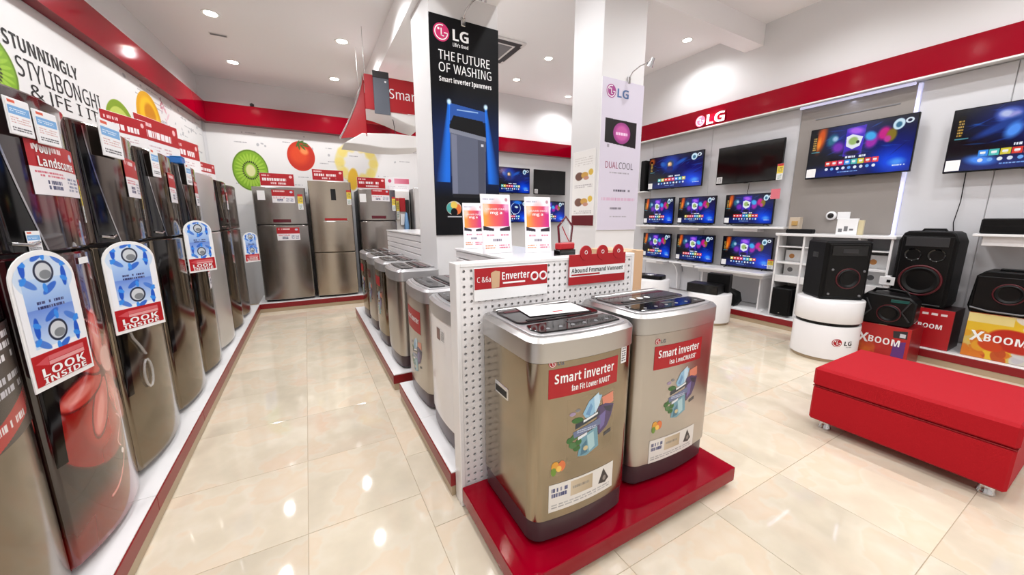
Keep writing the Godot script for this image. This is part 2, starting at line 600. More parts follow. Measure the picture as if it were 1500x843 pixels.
# ---------------------------------------------------------------- materials
func materials() -> void:
	M.white = mat(Color(0.90, 0.89, 0.88), 0.55)
	M.wall = mat(Color(0.865, 0.86, 0.86), 0.7)
	M.ceiling = mat(Color(0.965, 0.96, 0.96), 0.85)
	M.gloss_white = mat(Color(0.92, 0.915, 0.915), 0.18)
	M.shelf_white = mat(Color(0.91, 0.90, 0.90), 0.3)
	M.panel = mat(Color(0.81, 0.81, 0.82), 0.32)
	M.grey_panel = mat(Color(0.56, 0.535, 0.515), 0.4)
	M.red_gloss = mat(Color(0.55, 0.0, 0.10), 0.1, 0.0, 0.33)
	M.red_matt = mat(Color(0.52, 0.04, 0.08), 0.35)
	M.red_print = mat(Color(0.66, 0.05, 0.10), 0.45)
	M.tan = mat(Color(0.70, 0.62, 0.51), 0.35)
	M.grout = mat(Color(0.73, 0.66, 0.57), 0.8)
	M.lamp = mat(Color(0.9, 0.9, 0.9), 0.5)
	M.lamp.emission_enabled = true
	M.lamp.emission = Color(1, 0.97, 0.92)
	M.lamp.emission_energy_multiplier = 14.0
	M.lamp_ring = mat(Color(0.93, 0.93, 0.92), 0.35)
	M.led = mat(Color(0.9, 0.9, 1), 0.5)
	M.led.emission_enabled = true
	M.led.emission = Color(0.82, 0.84, 1.0)
	M.led.emission_energy_multiplier = 0.5
	M.chrome = mat(Color(0.80, 0.80, 0.81), 0.12, 1.0)
	M.silver = mat(Color(0.74, 0.735, 0.73), 0.3, 1.0)
	M.silver_plastic = mat(Color(0.70, 0.695, 0.70), 0.3, 0.6)
	M.champagne = mat(Color(0.59, 0.545, 0.475), 0.15, 1.0)
	M.champagne.anisotropy_enabled = true
	M.champagne.anisotropy = 0.4
	M.soft_silver = mat(Color(0.72, 0.70, 0.68), 0.28, 1.0)
	M.upper_steel_darkened = mat(Color(0.40, 0.36, 0.335), 0.1, 1.0)  # darker copy of the door steel; dim reflections of upper doors put into its colour
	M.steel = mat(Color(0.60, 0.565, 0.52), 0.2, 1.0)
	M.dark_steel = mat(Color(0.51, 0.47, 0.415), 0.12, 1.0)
	M.inox = mat(Color(0.64, 0.62, 0.60), 0.2, 1.0)
	M.inox.anisotropy_enabled = true
	M.inox.anisotropy = 0.5
	M.pale_inox = mat(Color(0.72, 0.68, 0.62), 0.24, 1.0)
	M.fridge_silver = mat(Color(0.86, 0.86, 0.86), 0.28, 0.7)
	M.body_dark = mat(Color(0.10, 0.095, 0.095), 0.4)
	M.body_grey = mat(Color(0.45, 0.44, 0.43), 0.4, 0.3)
	M.black_gloss = mat(Color(0.025, 0.022, 0.024), 0.08)
	M.black = mat(Color(0.022, 0.022, 0.024), 0.4, 0.0, 0.35)
	M.black_soft = mat(Color(0.025, 0.025, 0.028), 0.5, 0.0, 0.3)
	M.dark_grey = mat(Color(0.14, 0.14, 0.15), 0.5)
	M.mid_grey = mat(Color(0.45, 0.45, 0.46), 0.5)
	M.plum = mat(Color(0.30, 0.245, 0.265), 0.28, 0.35)
	M.lid_glass = mat(Color(0.085, 0.045, 0.06), 0.07)
	M.lid_grey = mat(Color(0.24, 0.22, 0.22), 0.12)
	M.maroon = mat(Color(0.35, 0.05, 0.11), 0.2)
	M.text_white = mat(Color(0.95, 0.95, 0.95), 0.5)
	M.text_black = mat(Color(0.06, 0.06, 0.07), 0.5)
	M.text_grey = mat(Color(0.42, 0.42, 0.44), 0.5)
	M.paper = mat(Color(0.93, 0.93, 0.93), 0.6)
	M.card = mat(Color(0.80, 0.66, 0.52), 0.7)
	M.speaker_red = mat(Color(0.30, 0.02, 0.07), 0.3)
	M.cone = mat(Color(0.035, 0.035, 0.038), 0.45, 0.0, 0.35)
	M.woven = mat(Color(0.66, 0.015, 0.085), 0.7, 0.0, 0.35)
	M.woven.heightmap_enabled = true
	M.woven.heightmap_texture = noise_tex(3, 0.09, [[0, Color.BLACK], [1, Color.WHITE]], 256, 2)
	M.woven.heightmap_scale = 0.06
	M.woven.uv1_triplanar = true
	M.woven.uv1_scale = Vector3(6, 6, 6)
	M.woven.rim_enabled = true
	M.woven.rim = 0.3
	M.woven.rim_tint = 0.6
	M.clear = mat(Color(0.9, 0.92, 0.93, 0.18), 0.05)
	M.clear.transparency = BaseMaterial3D.TRANSPARENCY_ALPHA
	M.film = mat(Color(0.95, 0.95, 0.95, 0.22), 0.1)
	M.film.transparency = BaseMaterial3D.TRANSPARENCY_ALPHA
	M.red_acrylic = mat(Color(0.66, 0.04, 0.10, 0.72), 0.1)
	M.red_acrylic.transparency = BaseMaterial3D.TRANSPARENCY_ALPHA
	M.tiles = []
	for k in 4:
		var m := mat(Color(1, 1, 1).darkened(0.012 * k), 0.045, 0.0, 0.5)
		var b := Color(0.85, 0.805, 0.72)
		m.albedo_texture = noise_tex(20 + k, 0.006, [[0, b.darkened(0.05)], [0.42, b], [0.55, b.lightened(0.10)], [0.62, Color(0.87, 0.80, 0.705)], [1, b.lightened(0.16)]], 512, 5)
		m.uv1_triplanar = true
		m.uv1_world_triplanar = true
		m.uv1_scale = Vector3(0.7, 0.7, 0.7)
		m.uv1_offset = Vector3(0.31 * k, 0, 0.17 * k)
		M.tiles.append(m)
	make_prints()

func make_prints() -> void:
	# blue and red door hanger
	var p := P.new(180, 300, Color(0.93, 0.94, 0.96), 3)
	p.ell(0.5, 0.17, 0.46, 0.2, Color(0.80, 0.87, 0.95))
	p.grad(0.14, 0.2, 0.72, 0.42, Color(0.72, 0.83, 0.96), Color(0.40, 0.55, 0.85))
	p.grad(0.14, 0.42, 0.72, 0.28, Color(0.42, 0.56, 0.86), Color(0.80, 0.88, 0.97))
	for c in [[0.5, 0.155], [0.52, 0.6]]:
		for k in 6:
			var a := TAU * k / 6 + 0.4
			p.ell(c[0] + cos(a) * 0.33, c[1] + sin(a) * 0.125, 0.13, 0.026, Color(0.08, 0.33, 0.78).lightened(0.12 * (k % 3)), a + 1.2)
			p.ell(c[0] + cos(a + 0.2) * 0.36, c[1] + sin(a + 0.2) * 0.12, 0.06, 0.02, Color(0.20, 0.55, 0.92), a)
		p.ell(c[0], c[1], 0.155, 0.083, Color(0.12, 0.15, 0.25))
		p.ell(c[0], c[1], 0.125, 0.066, Color(0.80, 0.82, 0.84))
		p.ell(c[0] + 0.02, c[1] + 0.022, 0.09, 0.034, Color(0.50, 0.52, 0.54))
	p.lines(0.3, 0.36, 0.42, 0.07, 2, Color(0.10, 0.12, 0.35), 0.6)
	p.rect(0, 0.735, 1, 0.265, Color(0.70, 0.055, 0.10))
	p.rect(0.28, 0.765, 0.6, 0.035, Color(0.83, 0.40, 0.42))
	p.rect(0.28, 0.806, 0.6, 0.03, Color(0.88, 0.62, 0.62))
	p.poly([[0.08, 0.80], [0.27, 0.765], [0.27, 0.835]], Color(0.80, 0.30, 0.33))
	M.hanger = printed(p, 0.4)
	# price notice: red head, white body with columns of figures
	for k in 3:
		p = P.new(128, 112, Color(0.91, 0.90, 0.91), 40 + k)
		p.rect(0, 0, 1, 0.48, Color(0.69, 0.09, 0.13))
		p.lines(0.08, 0.06, 0.5, 0.12, 1, Color(0.93, 0.85, 0.85), 0.8)
		p.ell(0.86, 0.16, 0.07, 0.08, Color(0.75, 0.78, 0.85))
		p.lines(0.06, 0.54, 0.5, 0.12, 2, Color(0.78, 0.30, 0.38), 0.55)
		p.lines(0.22, 0.70, 0.25, 0.2, 2, Color(0.10, 0.12, 0.30), 0.75)
		p.lines(0.62, 0.60, 0.14, 0.3, 4, Color(0.32, 0.36, 0.50), 0.6)
		p.lines(0.80, 0.60, 0.14, 0.3, 4, Color(0.32, 0.36, 0.50), 0.6)
		M["notice%d" % k] = printed(p, 0.4)
	# white and blue price card
	p = P.new(72, 104, Color(0.93, 0.93, 0.94), 51)
	p.rect(0.1, 0.05, 0.3, 0.08, Color(0.85, 0.35, 0.25))
	p.rect(0.05, 0.2, 0.9, 0.24, Color(0.45, 0.66, 0.86))
	p.lines(0.12, 0.26, 0.7, 0.12, 2, Color(0.85, 0.92, 0.98), 0.5)
	p.lines(0.1, 0.5, 0.8, 0.2, 3, Color(0.80, 0.60, 0.58), 0.5)
	p.lines(0.1, 0.78, 0.8, 0.14, 2, Color(0.15, 0.15, 0.17), 0.6)
	M.price = printed(p, 0.4)
	# yellow energy strip
	p = P.new(40, 96, Color(0.90, 0.80, 0.30), 53)
	p.rect(0, 0, 1, 0.14, Color(0.75, 0.20, 0.2))
	p.lines(0.15, 0.2, 0.7, 0.3, 4, Color(0.25, 0.2, 0.1), 0.5)
	p.rect(0, 0.6, 1, 0.4, Color(0.90, 0.90, 0.90))
	p.lines(0.2, 0.65, 0.6, 0.3, 4, Color(0.3, 0.5, 0.4), 0.5)
	M.energy = printed(p, 0.4)
	# red fridge topper boards
	for k in 3:
		p = P.new(160, 72, Color(0.69, 0.05, 0.10), 60 + k)
		p.lines(0.05, 0.08, 0.25, 0.16, 1, Color(0.95, 0.8, 0.8), 0.7)
		p.lines(0.06, 0.32, 0.7, 0.22, 1, Color(0.96, 0.92, 0.92), 0.9)
		p.lines(0.3, 0.62, 0.45, 0.16, 1, Color(0.95, 0.85, 0.85), 0.9)
		p.rect(0.0, 0.86, 1, 0.14, Color(0.93, 0.90, 0.90))
		p.ell(0.9, 0.2, 0.05, 0.1, Color(0.93, 0.75, 0.75))
		M["topper%d" % k] = printed(p, 0.4)
	for k in 2:
		p = P.new(160, 96, Color(0.93, 0.92, 0.92), 67 + k)
		p.rect(0, 0, 1, 0.5, Color(0.69, 0.05, 0.10))
		p.lines(0.06, 0.10, 0.3, 0.12, 1, Color(0.95, 0.8, 0.8), 0.7)
		p.lines(0.06, 0.26, 0.75, 0.17, 1, Color(0.96, 0.92, 0.92), 0.9)
		p.ell(0.9, 0.14, 0.04, 0.07, Color(0.93, 0.75, 0.75))
		p.lines(0.06, 0.58, 0.7, 0.16, 2, Color(0.80, 0.66, 0.68), 0.45)
		p.lines(0.06, 0.82, 0.5, 0.1, 1, Color(0.66, 0.66, 0.68), 0.5)
		M["half_topper%d" % k] = printed(p, 0.4)
	p = P.new(160, 80, Color(0.93, 0.91, 0.92), 66)
	p.grad(0.35, 0.05, 0.65, 0.4, Color(0.90, 0.6, 0.68), Color(0.80, 0.35, 0.45), true)
	p.ell(0.15, 0.25, 0.07, 0.13, Color(0.8, 0.3, 0.45))
	p.lines(0.05, 0.6, 0.85, 0.25, 2, Color(0.80, 0.78, 0.80), 0.4)
	M.topper_pink = printed(p, 0.4)
	# floral fridge doors: a big red flower on dark glass
	p = P.new(300, 600, Color(0.11, 0.045, 0.05), 70)
	p.rect(0, 0.62, 1, 0.38, Color(0.14, 0.07, 0.06))
	p.splash(16, 0.0, 0.0, 1.0, 0.35, [Color(0.28, 0.02, 0.07), Color(0.09, 0.02, 0.04), Color(0.34, 0.05, 0.10)], 0.06, 0.2, 0.5, 0.5)
	p.ell(0.55, 1.02, 0.7, 0.2, Color(0.50, 0.07, 0.05), 0.1, 0.35, 0, 0.9)
	p.ell(0.36, 0.61, 0.36, 0.13, Color(0.56, 0.06, 0.05), 0.5, 0.08)
	p.ell(0.46, 0.60, 0.2, 0.085, Color(0.70, 0.13, 0.07), 0.5, 0.5)
	for k in 7:
		var a := TAU * k / 7 + 0.25
		var cx := 0.56 + cos(a) * 0.25
		var cy := 0.43 + sin(a) * 0.125
		var tilt := atan2(sin(a), cos(a))
		p.ell(cx, cy, 0.235, 0.05, Color(0.42, 0.05, 0.06), tilt, 0.08)
		p.ell(cx, cy, 0.215, 0.042, Color(0.76, 0.24, 0.21).lightened(0.07 * (k % 3)), tilt, 0.12)
		p.ell(cx + cos(a) * 0.05, cy + sin(a) * 0.022, 0.14, 0.02, Color(0.92, 0.58, 0.54), tilt, 0.6, 0.0, 0.85)
	p.ell(0.56, 0.43, 0.045, 0.022, Color(0.35, 0.04, 0.06), 0, 0.3)
	p.ell(0.66, 0.40, 0.11, 0.05, Color(0.90, 0.66, 0.63), 0.9, 0.2)
	p.ell(0.74, 0.60, 0.15, 0.05, Color(0.84, 0.46, 0.43), 1.1, 0.2)
	for k in 60:
		var q := k / 60.0
		p.ell(0.40 + 0.34 * q - 0.2 * sin(q * 5.0), 0.02 + q * 0.4, 0.009, 0.0045, Color(0.84, 0.66, 0.64), 0.0, 0.5, 0.0, 0.8)
		p.ell(0.35 + 0.35 * q, 0.88 - 0.16 * q * q, 0.011, 0.0055, Color(0.84, 0.55, 0.52), 0.0, 0.5, 0.0, 0.7)
		p.ell(0.62 + 0.06 * sin(q * 6.0), 0.62 + q * 0.13, 0.006, 0.004, Color(0.9, 0.72, 0.7), 0.0, 0.5, 0.0, 0.7)
	p.ell(0.60, 0.77, 0.022, 0.011, Color(0.95, 0.90, 0.88))
	M.floral = printed(p, 0.1)
	M.floral.clearcoat_enabled = true
	M.floral.clearcoat = 1.0
	M.floral.clearcoat_roughness = 0.05
	p = P.new(160, 120, Color(0.14, 0.07, 0.075), 72)
	p.splash(8, 0.2, 0.0, 1.0, 1.0, [Color(0.45, 0.05, 0.12), Color(0.25, 0.02, 0.06), Color(0.50, 0.12, 0.16)], 0.08, 0.2, 0.4, 0.7)
	p.ell(0.62, 0.62, 0.16, 0.3, Color(0.50, 0.10, 0.16), 0.3, 0.3)
	M.floral_top = printed(p, 0.1)
	M.floral_top.clearcoat_enabled = true
	M.floral_top.clearcoat = 1.0
	M.floral_top.clearcoat_roughness = 0.05
	# spec sticker on the first dark door
	p = P.new(96, 120, Color(0.20, 0.17, 0.16), 75)
	p.lines(0.05, 0.05, 0.8, 0.28, 3, Color(0.90, 0.90, 0.92), 0.6)
	p.lines(0.05, 0.42, 0.85, 0.2, 2, Color(0.75, 0.75, 0.78), 0.6)
	p.poly([[0.0, 0.82], [0.95, 0.64], [0.95, 0.76], [0.8, 0.88], [0.0, 1.0]], Color(0.68, 0.12, 0.12))
	p.lines(0.05, 0.8, 0.7, 0.08, 1, Color(0.93, 0.9, 0.9), 0.8)
	M.spec_dark = printed(p, 0.25)
	# washer collage
	p = P.new(192, 264, Color(0.80, 0.75, 0.68, 0.0), 80)
	p.cut = true
	p.poly([[0.30, 0.28], [0.42, 0.10], [0.56, 0.03], [0.70, 0.06], [0.62, 0.24], [0.50, 0.36], [0.36, 0.36]], Color(0.56, 0.73, 0.84))
	p.poly([[0.52, 0.05], [0.62, 0.0], [0.66, 0.18], [0.56, 0.34]], Color(0.74, 0.85, 0.91))
	p.poly([[0.36, 0.30], [0.46, 0.14], [0.50, 0.20], [0.44, 0.34]], Color(0.40, 0.58, 0.74))
	p.poly([[0.70, 0.10], [0.96, 0.06], [0.98, 0.24], [0.74, 0.28]], Color(0.84, 0.52, 0.42))
	p.poly([[0.62, 0.24], [0.78, 0.22], [0.99, 0.28], [0.94, 0.46], [0.84, 0.62], [0.66, 0.72], [0.60, 0.48]], Color(0.31, 0.25, 0.40))
	p.poly([[0.66, 0.40], [0.80, 0.34], [0.78, 0.58], [0.68, 0.64]], Color(0.44, 0.40, 0.62))
	p.poly([[0.74, 0.26], [0.96, 0.30], [0.92, 0.40], [0.80, 0.34]], Color(0.20, 0.20, 0.26))
	p.poly([[0.28, 0.64], [0.62, 0.56], [0.66, 0.90], [0.40, 0.99], [0.22, 0.96]], Color(0.42, 0.60, 0.67))
	p.poly([[0.40, 0.66], [0.54, 0.62], [0.58, 0.88], [0.46, 0.94]], Color(0.64, 0.78, 0.80))
	p.poly([[0.30, 0.80], [0.40, 0.72], [0.42, 0.94], [0.28, 0.96]], Color(0.27, 0.44, 0.52))
	p.ell(0.38, 0.86, 0.05, 0.04, Color(0.78, 0.72, 0.55))
	for e in [[0.06, 0.66, 0.06, 0.05, 0.3], [0.15, 0.62, 0.07, 0.045, -0.4], [0.12, 0.75, 0.08, 0.05, 0.6], [0.23, 0.72, 0.06, 0.05, 0.1], [0.2, 0.82, 0.07, 0.04, -0.2], [0.2, 0.36, 0.11, 0.045, 0.1]]:
		p.ell(e[0], e[1], e[2], e[3], Color(0.20, 0.40, 0.18).lightened(0.3 * e[4] * e[4]), e[4])
	p.poly([[0.16, 0.42], [0.66, 0.30], [0.66, 0.38], [0.16, 0.50]], Color(0.17, 0.21, 0.25))
	p.poly([[0.32, 0.385], [0.62, 0.32], [0.62, 0.355], [0.32, 0.425]], Color(0.90, 0.91, 0.92))
	p.poly([[0.12, 0.54], [0.68, 0.43], [0.70, 0.54], [0.14, 0.64]], Color(0.40, 0.45, 0.58))
	p.lines(0.2, 0.52, 0.4, 0.06, 2, Color(0.75, 0.8, 0.88), 0.5)
	p.poly([[0.22, 0.64], [0.40, 0.60], [0.40, 0.64], [0.22, 0.69]], Color(0.88, 0.90, 0.92))
	p.poly([[0.78, 0.72], [0.95, 0.68], [0.95, 0.74], [0.78, 0.78]], Color(0.25, 0.25, 0.27))
	p.ell(0.1, 0.24, 0.06, 0.03, Color(0.62, 0.55, 0.66))
	p.ell(0.2, 0.20, 0.05, 0.025, Color(0.50, 0.50, 0.52))
	M.collage = printed(p, 0.3)
	p = P.new(64, 40, Color(0.80, 0.76, 0.70, 0.0), 82)
	p.cut = true
	p.ell(0.3, 0.35, 0.2, 0.3, Color(0.85, 0.60, 0.20))
	p.ell(0.65, 0.4, 0.2, 0.33, Color(0.85, 0.45, 0.25))
	p.ell(0.22, 0.68, 0.14, 0.26, Color(0.42, 0.56, 0.20))
	p.ell(0.5, 0.55, 0.14, 0.2, Color(0.93, 0.75, 0.35))
	M.badge = printed(p, 0.35)
	p = P.new(160, 64, Color(0.88, 0.87, 0.85), 83)
	p.lines(0.04, 0.12, 0.22, 0.4, 2, Color(0.20, 0.22, 0.40), 0.7)
	p.grad(0.3, 0.08, 0.34, 0.55, Color(0.80, 0.74, 0.64), Color(0.70, 0.63, 0.52), true)
	p.lines(0.33, 0.25, 0.25, 0.15, 1, Color(0.5, 0.46, 0.4), 0.6)
	p.poly([[0.74, 0.62], [0.82, 0.1], [0.92, 0.55], [0.86, 0.68]], Color(0.20, 0.18, 0.18))
	p.ell(0.84, 0.48, 0.03, 0.1, Color(0.55, 0.52, 0.50))
	p.lines(0.04, 0.72, 0.9, 0.2, 2, Color(0.62, 0.62, 0.62), 0.4)
	M.spec_label = printed(p, 0.4)
	p = P.new(32, 72, Color(0.90, 0.90, 0.90), 84)
	p.lines(0.12, 0.08, 0.76, 0.84, 7, Color(0.14, 0.14, 0.15), 0.55)
	M.codes = printed(p, 0.4)
	# television pictures: a home page of tiles and icons under a dark blue space scene
	for k in 4:
		p = P.new(448, 252, Color(0.010, 0.022, 0.062), 90 + k)
		p.ell(0.86, 0.72, 0.34, 0.52, Color(0.01, 0.10, 0.52), 0.0, 1.2, 0.0, 0.9)
		p.ell(0.84, 0.80, 0.16, 0.2, Color(0.04, 0.32, 0.96), 0.2, 1.2, 0.0, 0.85)
		p.ell(0.88, 0.82, 0.06, 0.06, Color(0.40, 0.72, 1.0), 0.0, 1.2, 0.0, 0.7)
		p.ell(0.42, 0.22, 0.26, 0.3, Color(0.03, 0.14, 0.52), 0.0, 1.2, 0.0, 0.8)
		p.ell(0.30, 0.92, 0.3, 0.14, Color(0.02, 0.14, 0.50), 0.0, 1.2, 0.0, 0.8)
		for i in 34:
			p.ell(p.rng.randf_range(0.1, 0.95), p.rng.randf_range(0.05, 0.6), p.rng.randf_range(0.02, 0.09), p.rng.randf_range(0.004, 0.014), [Color(0.06, 0.30, 0.75), Color(0.02, 0.06, 0.2), Color(0.10, 0.42, 0.80)][i % 3], p.rng.randf_range(-0.8, 0.4), 0.9, 0.0, 0.45)
		if k < 2:
			p.ell(0.115, 0.20, 0.05, 0.26, Color(0.86, 0.34, 0.06), 0.15, 0.9, 0.0, 0.95)
			p.ell(0.10, 0.30, 0.02, 0.12, Color(0.98, 0.62, 0.15), 0.1, 0.9, 0.0, 0.7)
			p.ell(0.24, 0.26, 0.05, 0.12, Color(0.12, 0.40, 0.52), 0.4, 0.7)
			p.ell(0.27, 0.24, 0.03, 0.05, Color(0.62, 0.75, 0.88), 0.5, 0.8)
			p.ell(0.31, 0.42, 0.06, 0.10, Color(0.46, 0.16, 0.70), 0.3, 0.8)
			p.poly([[0.38, 0.08], [0.565, 0.05], [0.55, 0.60], [0.37, 0.62]], Color(0.34, 0.16, 0.86), 0.75)
			p.ell(0.47, 0.14, 0.07, 0.06, Color(0.66, 0.36, 0.92), 0.2, 0.8)
			p.poly([[0.385, 0.24], [0.44, 0.20], [0.545, 0.27], [0.525, 0.44], [0.455, 0.49], [0.39, 0.42]], Color(0.90, 0.92, 0.95))
			p.ell(0.455, 0.33, 0.045, 0.075, Color(0.60, 0.72, 0.42), 0.0, 0.4)
			p.ell(0.50, 0.36, 0.015, 0.03, Color(0.12, 0.14, 0.16), 0.0, 0.4)
			p.ell(0.46, 0.56, 0.07, 0.05, Color(0.08, 0.07, 0.20), 0.0, 0.6)
			p.ell(0.63, 0.38, 0.055, 0.13, Color(0.62, 0.14, 0.66), 0.3, 0.6)
			p.ell(0.615, 0.28, 0.055, 0.08, Color(0.24, 0.66, 0.92), 0.5, 0.6)
			p.ell(0.735, 0.27, 0.055, 0.12, Color(0.78, 0.10, 0.52), 0.2, 0.6)
			p.ell(0.80, 0.32, 0.045, 0.12, Color(0.52, 0.44, 0.12), 0.1, 0.5)
			p.ell(0.77, 0.38, 0.03, 0.06, Color(0.75, 0.25, 0.60), 0.0, 0.6)
		elif k == 2:
			p.ell(0.42, 0.26, 0.13, 0.2, Color(0.08, 0.30, 0.74), 0.0, 1.0)
			p.ell(0.42, 0.27, 0.07, 0.13, Color(0.20, 0.30, 0.44), 0.0, 0.5)
			p.ell(0.415, 0.27, 0.036, 0.075, Color(0.88, 0.68, 0.48), 0.0, 0.5)
			p.ell(0.40, 0.25, 0.02, 0.04, Color(0.96, 0.86, 0.72), 0.0, 0.6)
			p.ell(0.42, 0.40, 0.06, 0.08, Color(0.16, 0.18, 0.42), 0.0, 0.4)
			p.ell(0.28, 0.24, 0.05, 0.07, Color(0.14, 0.38, 0.72), 0.6, 0.8)
			p.ell(0.62, 0.22, 0.1, 0.05, Color(0.08, 0.34, 0.72), -0.4, 0.8)
			p.ell(0.06, 0.12, 0.05, 0.1, Color(0.66, 0.30, 0.10), 0.0, 0.9)
		else:
			p.ell(0.34, 0.18, 0.085, 0.11, Color(0.34, 0.42, 0.78), 0.3, 0.5)
			p.ell(0.32, 0.16, 0.04, 0.05, Color(0.72, 0.76, 0.92), 0.3, 0.8)
			p.ell(0.37, 0.20, 0.03, 0.06, Color(0.60, 0.60, 0.86), 0.6, 0.6)
			p.ell(0.30, 0.34, 0.16, 0.06, Color(0.10, 0.24, 0.56), -0.5, 0.8)
			p.ell(0.38, 0.42, 0.045, 0.12, Color(0.32, 0.58, 0.96), 0.4, 0.8)
			p.ell(0.60, 0.36, 0.14, 0.28, Color(0.72, 0.84, 0.98), 0.2, 0.04, 0.90)
			p.ell(0.62, 0.3, 0.05, 0.05, Color(0.80, 0.90, 0.94), 0.2, 0.3)
			p.ell(0.66, 0.08, 0.12, 0.08, Color(0.14, 0.46, 0.90), 0.1, 0.8)
			p.ell(0.22, 0.84, 0.09, 0.07, Color(0.28, 0.55, 0.95), 0.2, 0.9)
		p.lines(0.40, 0.615, 0.22, 0.05, 1, Color(0.90, 0.92, 0.98), 0.8)
		var tiles := [Color(0.86, 0.22, 0.18), Color(0.84, 0.78, 0.22), Color(0.30, 0.74, 0.72), Color(0.22, 0.56, 0.92), Color(0.86, 0.12, 0.42), Color(0.92, 0.26, 0.30)]
		for i in 8:
			var c: Color = tiles[(i * 5 + k) % 6]
			p.rect(0.20 + i * 0.066, 0.685, 0.060, 0.10, c)
			p.rect(0.212 + i * 0.066, 0.715, 0.034, 0.035, Color(0.96, 0.96, 0.96))
			p.rect(0.218 + i * 0.066, 0.757, 0.022, 0.012, c.lightened(0.4))
		for i in 9:
			p.ell(0.22 + i * 0.058, 0.845, 0.017, 0.030, [Color(0.88, 0.90, 0.96), Color(0.42, 0.66, 0.94), Color(0.92, 0.94, 0.97)][i % 3])
		p.lines(0.34, 0.91, 0.2, 0.03, 1, Color(0.40, 0.60, 0.90), 0.7)
		p.lines(0.85, 0.87, 0.11, 0.03, 1, Color(0.85, 0.90, 0.98), 0.8)
		p.ell(0.85, 0.14, 0.05, 0.10, Color(0.80, 0.90, 0.95), 0.3, 0.2)
		p.ell(0.85, 0.15, 0.025, 0.05, Color(0.20, 0.42, 0.55), 0.0, 0.5)
		p.ell(0.935, 0.10, 0.035, 0.05, Color(0.86, 0.90, 0.94), 0, 0.1, 0.5)
		p.rect(0.03, 0.10, 0.05, 0.40, Color(0.04, 0.04, 0.04))
		p.lines(0.037, 0.16, 0.036, 0.28, 6, Color(0.76, 0.58, 0.2), 0.6)
		p.rect(0.03, 0.46, 0.09, 0.02, Color(0.3, 0.55, 0.60))
		M["screen%d" % k] = printed(p, 0.12, 1.0)
	# black poster of a washing machine standing between blue beams
	p = P.new(256, 720, Color(0.028, 0.030, 0.045), 101)
	p.grad(0.0, 0.30, 1, 0.2, Color(0.028, 0.03, 0.045), Color(0.03, 0.12, 0.30))
	p.grad(0.0, 0.5, 1, 0.2, Color(0.03, 0.12, 0.30), Color(0.04, 0.13, 0.33))
	p.grad(0.0, 0.7, 1, 0.13, Color(0.04, 0.13, 0.33), Color(0.02, 0.022, 0.03))
	p.poly([[0.24, 0.37], [0.8, 0.39], [0.8, 0.44], [0.24, 0.45]], Color(0.16, 0.32, 0.62))
	for s in [[0.24, 0.02, 0.22], [0.79, 0.84, 1.02]]:
		for k in 14:
			var q := k / 14.0
			p.poly([[s[0] - 0.015, 0.36], [s[0] + 0.015, 0.36], [lerpf(s[2], s[0], q * 0.7), 0.74], [lerpf(s[1], s[0], q * 0.7), 0.74]], Color(0.14, 0.50, 0.98), 0.11)
		p.ell(s[0], 0.365, 0.03, 0.012, Color(0.80, 0.92, 1.0), 0, 0.8)
	p.poly([[0.24, 0.47], [0.30, 0.425], [0.74, 0.435], [0.79, 0.48], [0.79, 0.51], [0.24, 0.49]], Color(0.05, 0.05, 0.06))
	p.poly([[0.24, 0.485], [0.79, 0.51], [0.79, 0.53], [0.24, 0.505]], Color(0.48, 0.50, 0.56))
	p.poly([[0.245, 0.505], [0.785, 0.53], [0.775, 0.80], [0.255, 0.80]], Color(0.36, 0.38, 0.45))
	p.poly([[0.26, 0.51], [0.34, 0.515], [0.34, 0.80], [0.26, 0.80]], Color(0.44, 0.46, 0.54))
	p.poly([[0.66, 0.525], [0.775, 0.53], [0.765, 0.80], [0.66, 0.80]], Color(0.30, 0.31, 0.37))
	p.poly([[0.255, 0.795], [0.775, 0.795], [0.765, 0.812], [0.265, 0.812]], Color(0.10, 0.10, 0.12))
	p.rect(0.71, 0.545, 0.04, 0.012, Color(0.80, 0.82, 0.86))
	p.rect(0.35, 0.395, 0.32, 0.006, Color(0.55, 0.68, 0.85))
	p.ell(0.27, 0.865, 0.115, 0.035, Color(0.80, 0.75, 0.70))
	p.ell(0.22, 0.865, 0.06, 0.025, Color(0.30, 0.62, 0.60))
	p.ell(0.33, 0.87, 0.05, 0.025, Color(0.85, 0.42, 0.22))
	p.ell(0.27, 0.85, 0.05, 0.018, Color(0.88, 0.76, 0.35))
	p.ell(0.27, 0.885, 0.05, 0.02, Color(0.03, 0.03, 0.05))
	p.rect(0.17, 0.905, 0.22, 0.006, Color(0.7, 0.7, 0.72))
	M.poster_black = printed(p, 0.55)
	M.poster_black.metallic_specular = 0.3
	# lavender banner
	p = P.new(160, 440, Color(0.815, 0.79, 0.845), 105)
	p.poly([[0.1, 0.25], [0.86, 0.255], [0.86, 0.425], [0.1, 0.405]], Color(0.05, 0.05, 0.06))
	p.ell(0.5, 0.335, 0.21, 0.07, Color(0.60, 0.25, 0.52))
	p.ell(0.5, 0.335, 0.15, 0.05, Color(0.76, 0.36, 0.62), 0, 0.4)
	p.lines(0.36, 0.325, 0.28, 0.03, 1, Color(0.92, 0.8, 0.9), 0.6)
	p.rect(0.16, 0.415, 0.05, 0.02, Color(0.60, 0.58, 0.62))
	p.lines(0.25, 0.595, 0.5, 0.014, 1, Color(0.60, 0.58, 0.62), 0.6)
	p.lines(0.36, 0.715, 0.42, 0.016, 1, Color(0.28, 0.26, 0.32), 0.8)
	p.lines(0.08, 0.77, 0.84, 0.026, 1, Color(0.78, 0.60, 0.72), 0.8)
	p.lines(0.3, 0.84, 0.28, 0.016, 1, Color(0.32, 0.30, 0.35), 0.8)
	p.lines(0.3, 0.90, 0.42, 0.012, 1, Color(0.6, 0.58, 0.62), 0.6)
	M.poster_lavender = printed(p, 0.35)
	p = P.new(110, 280, Color(0.92, 0.91, 0.90), 107)
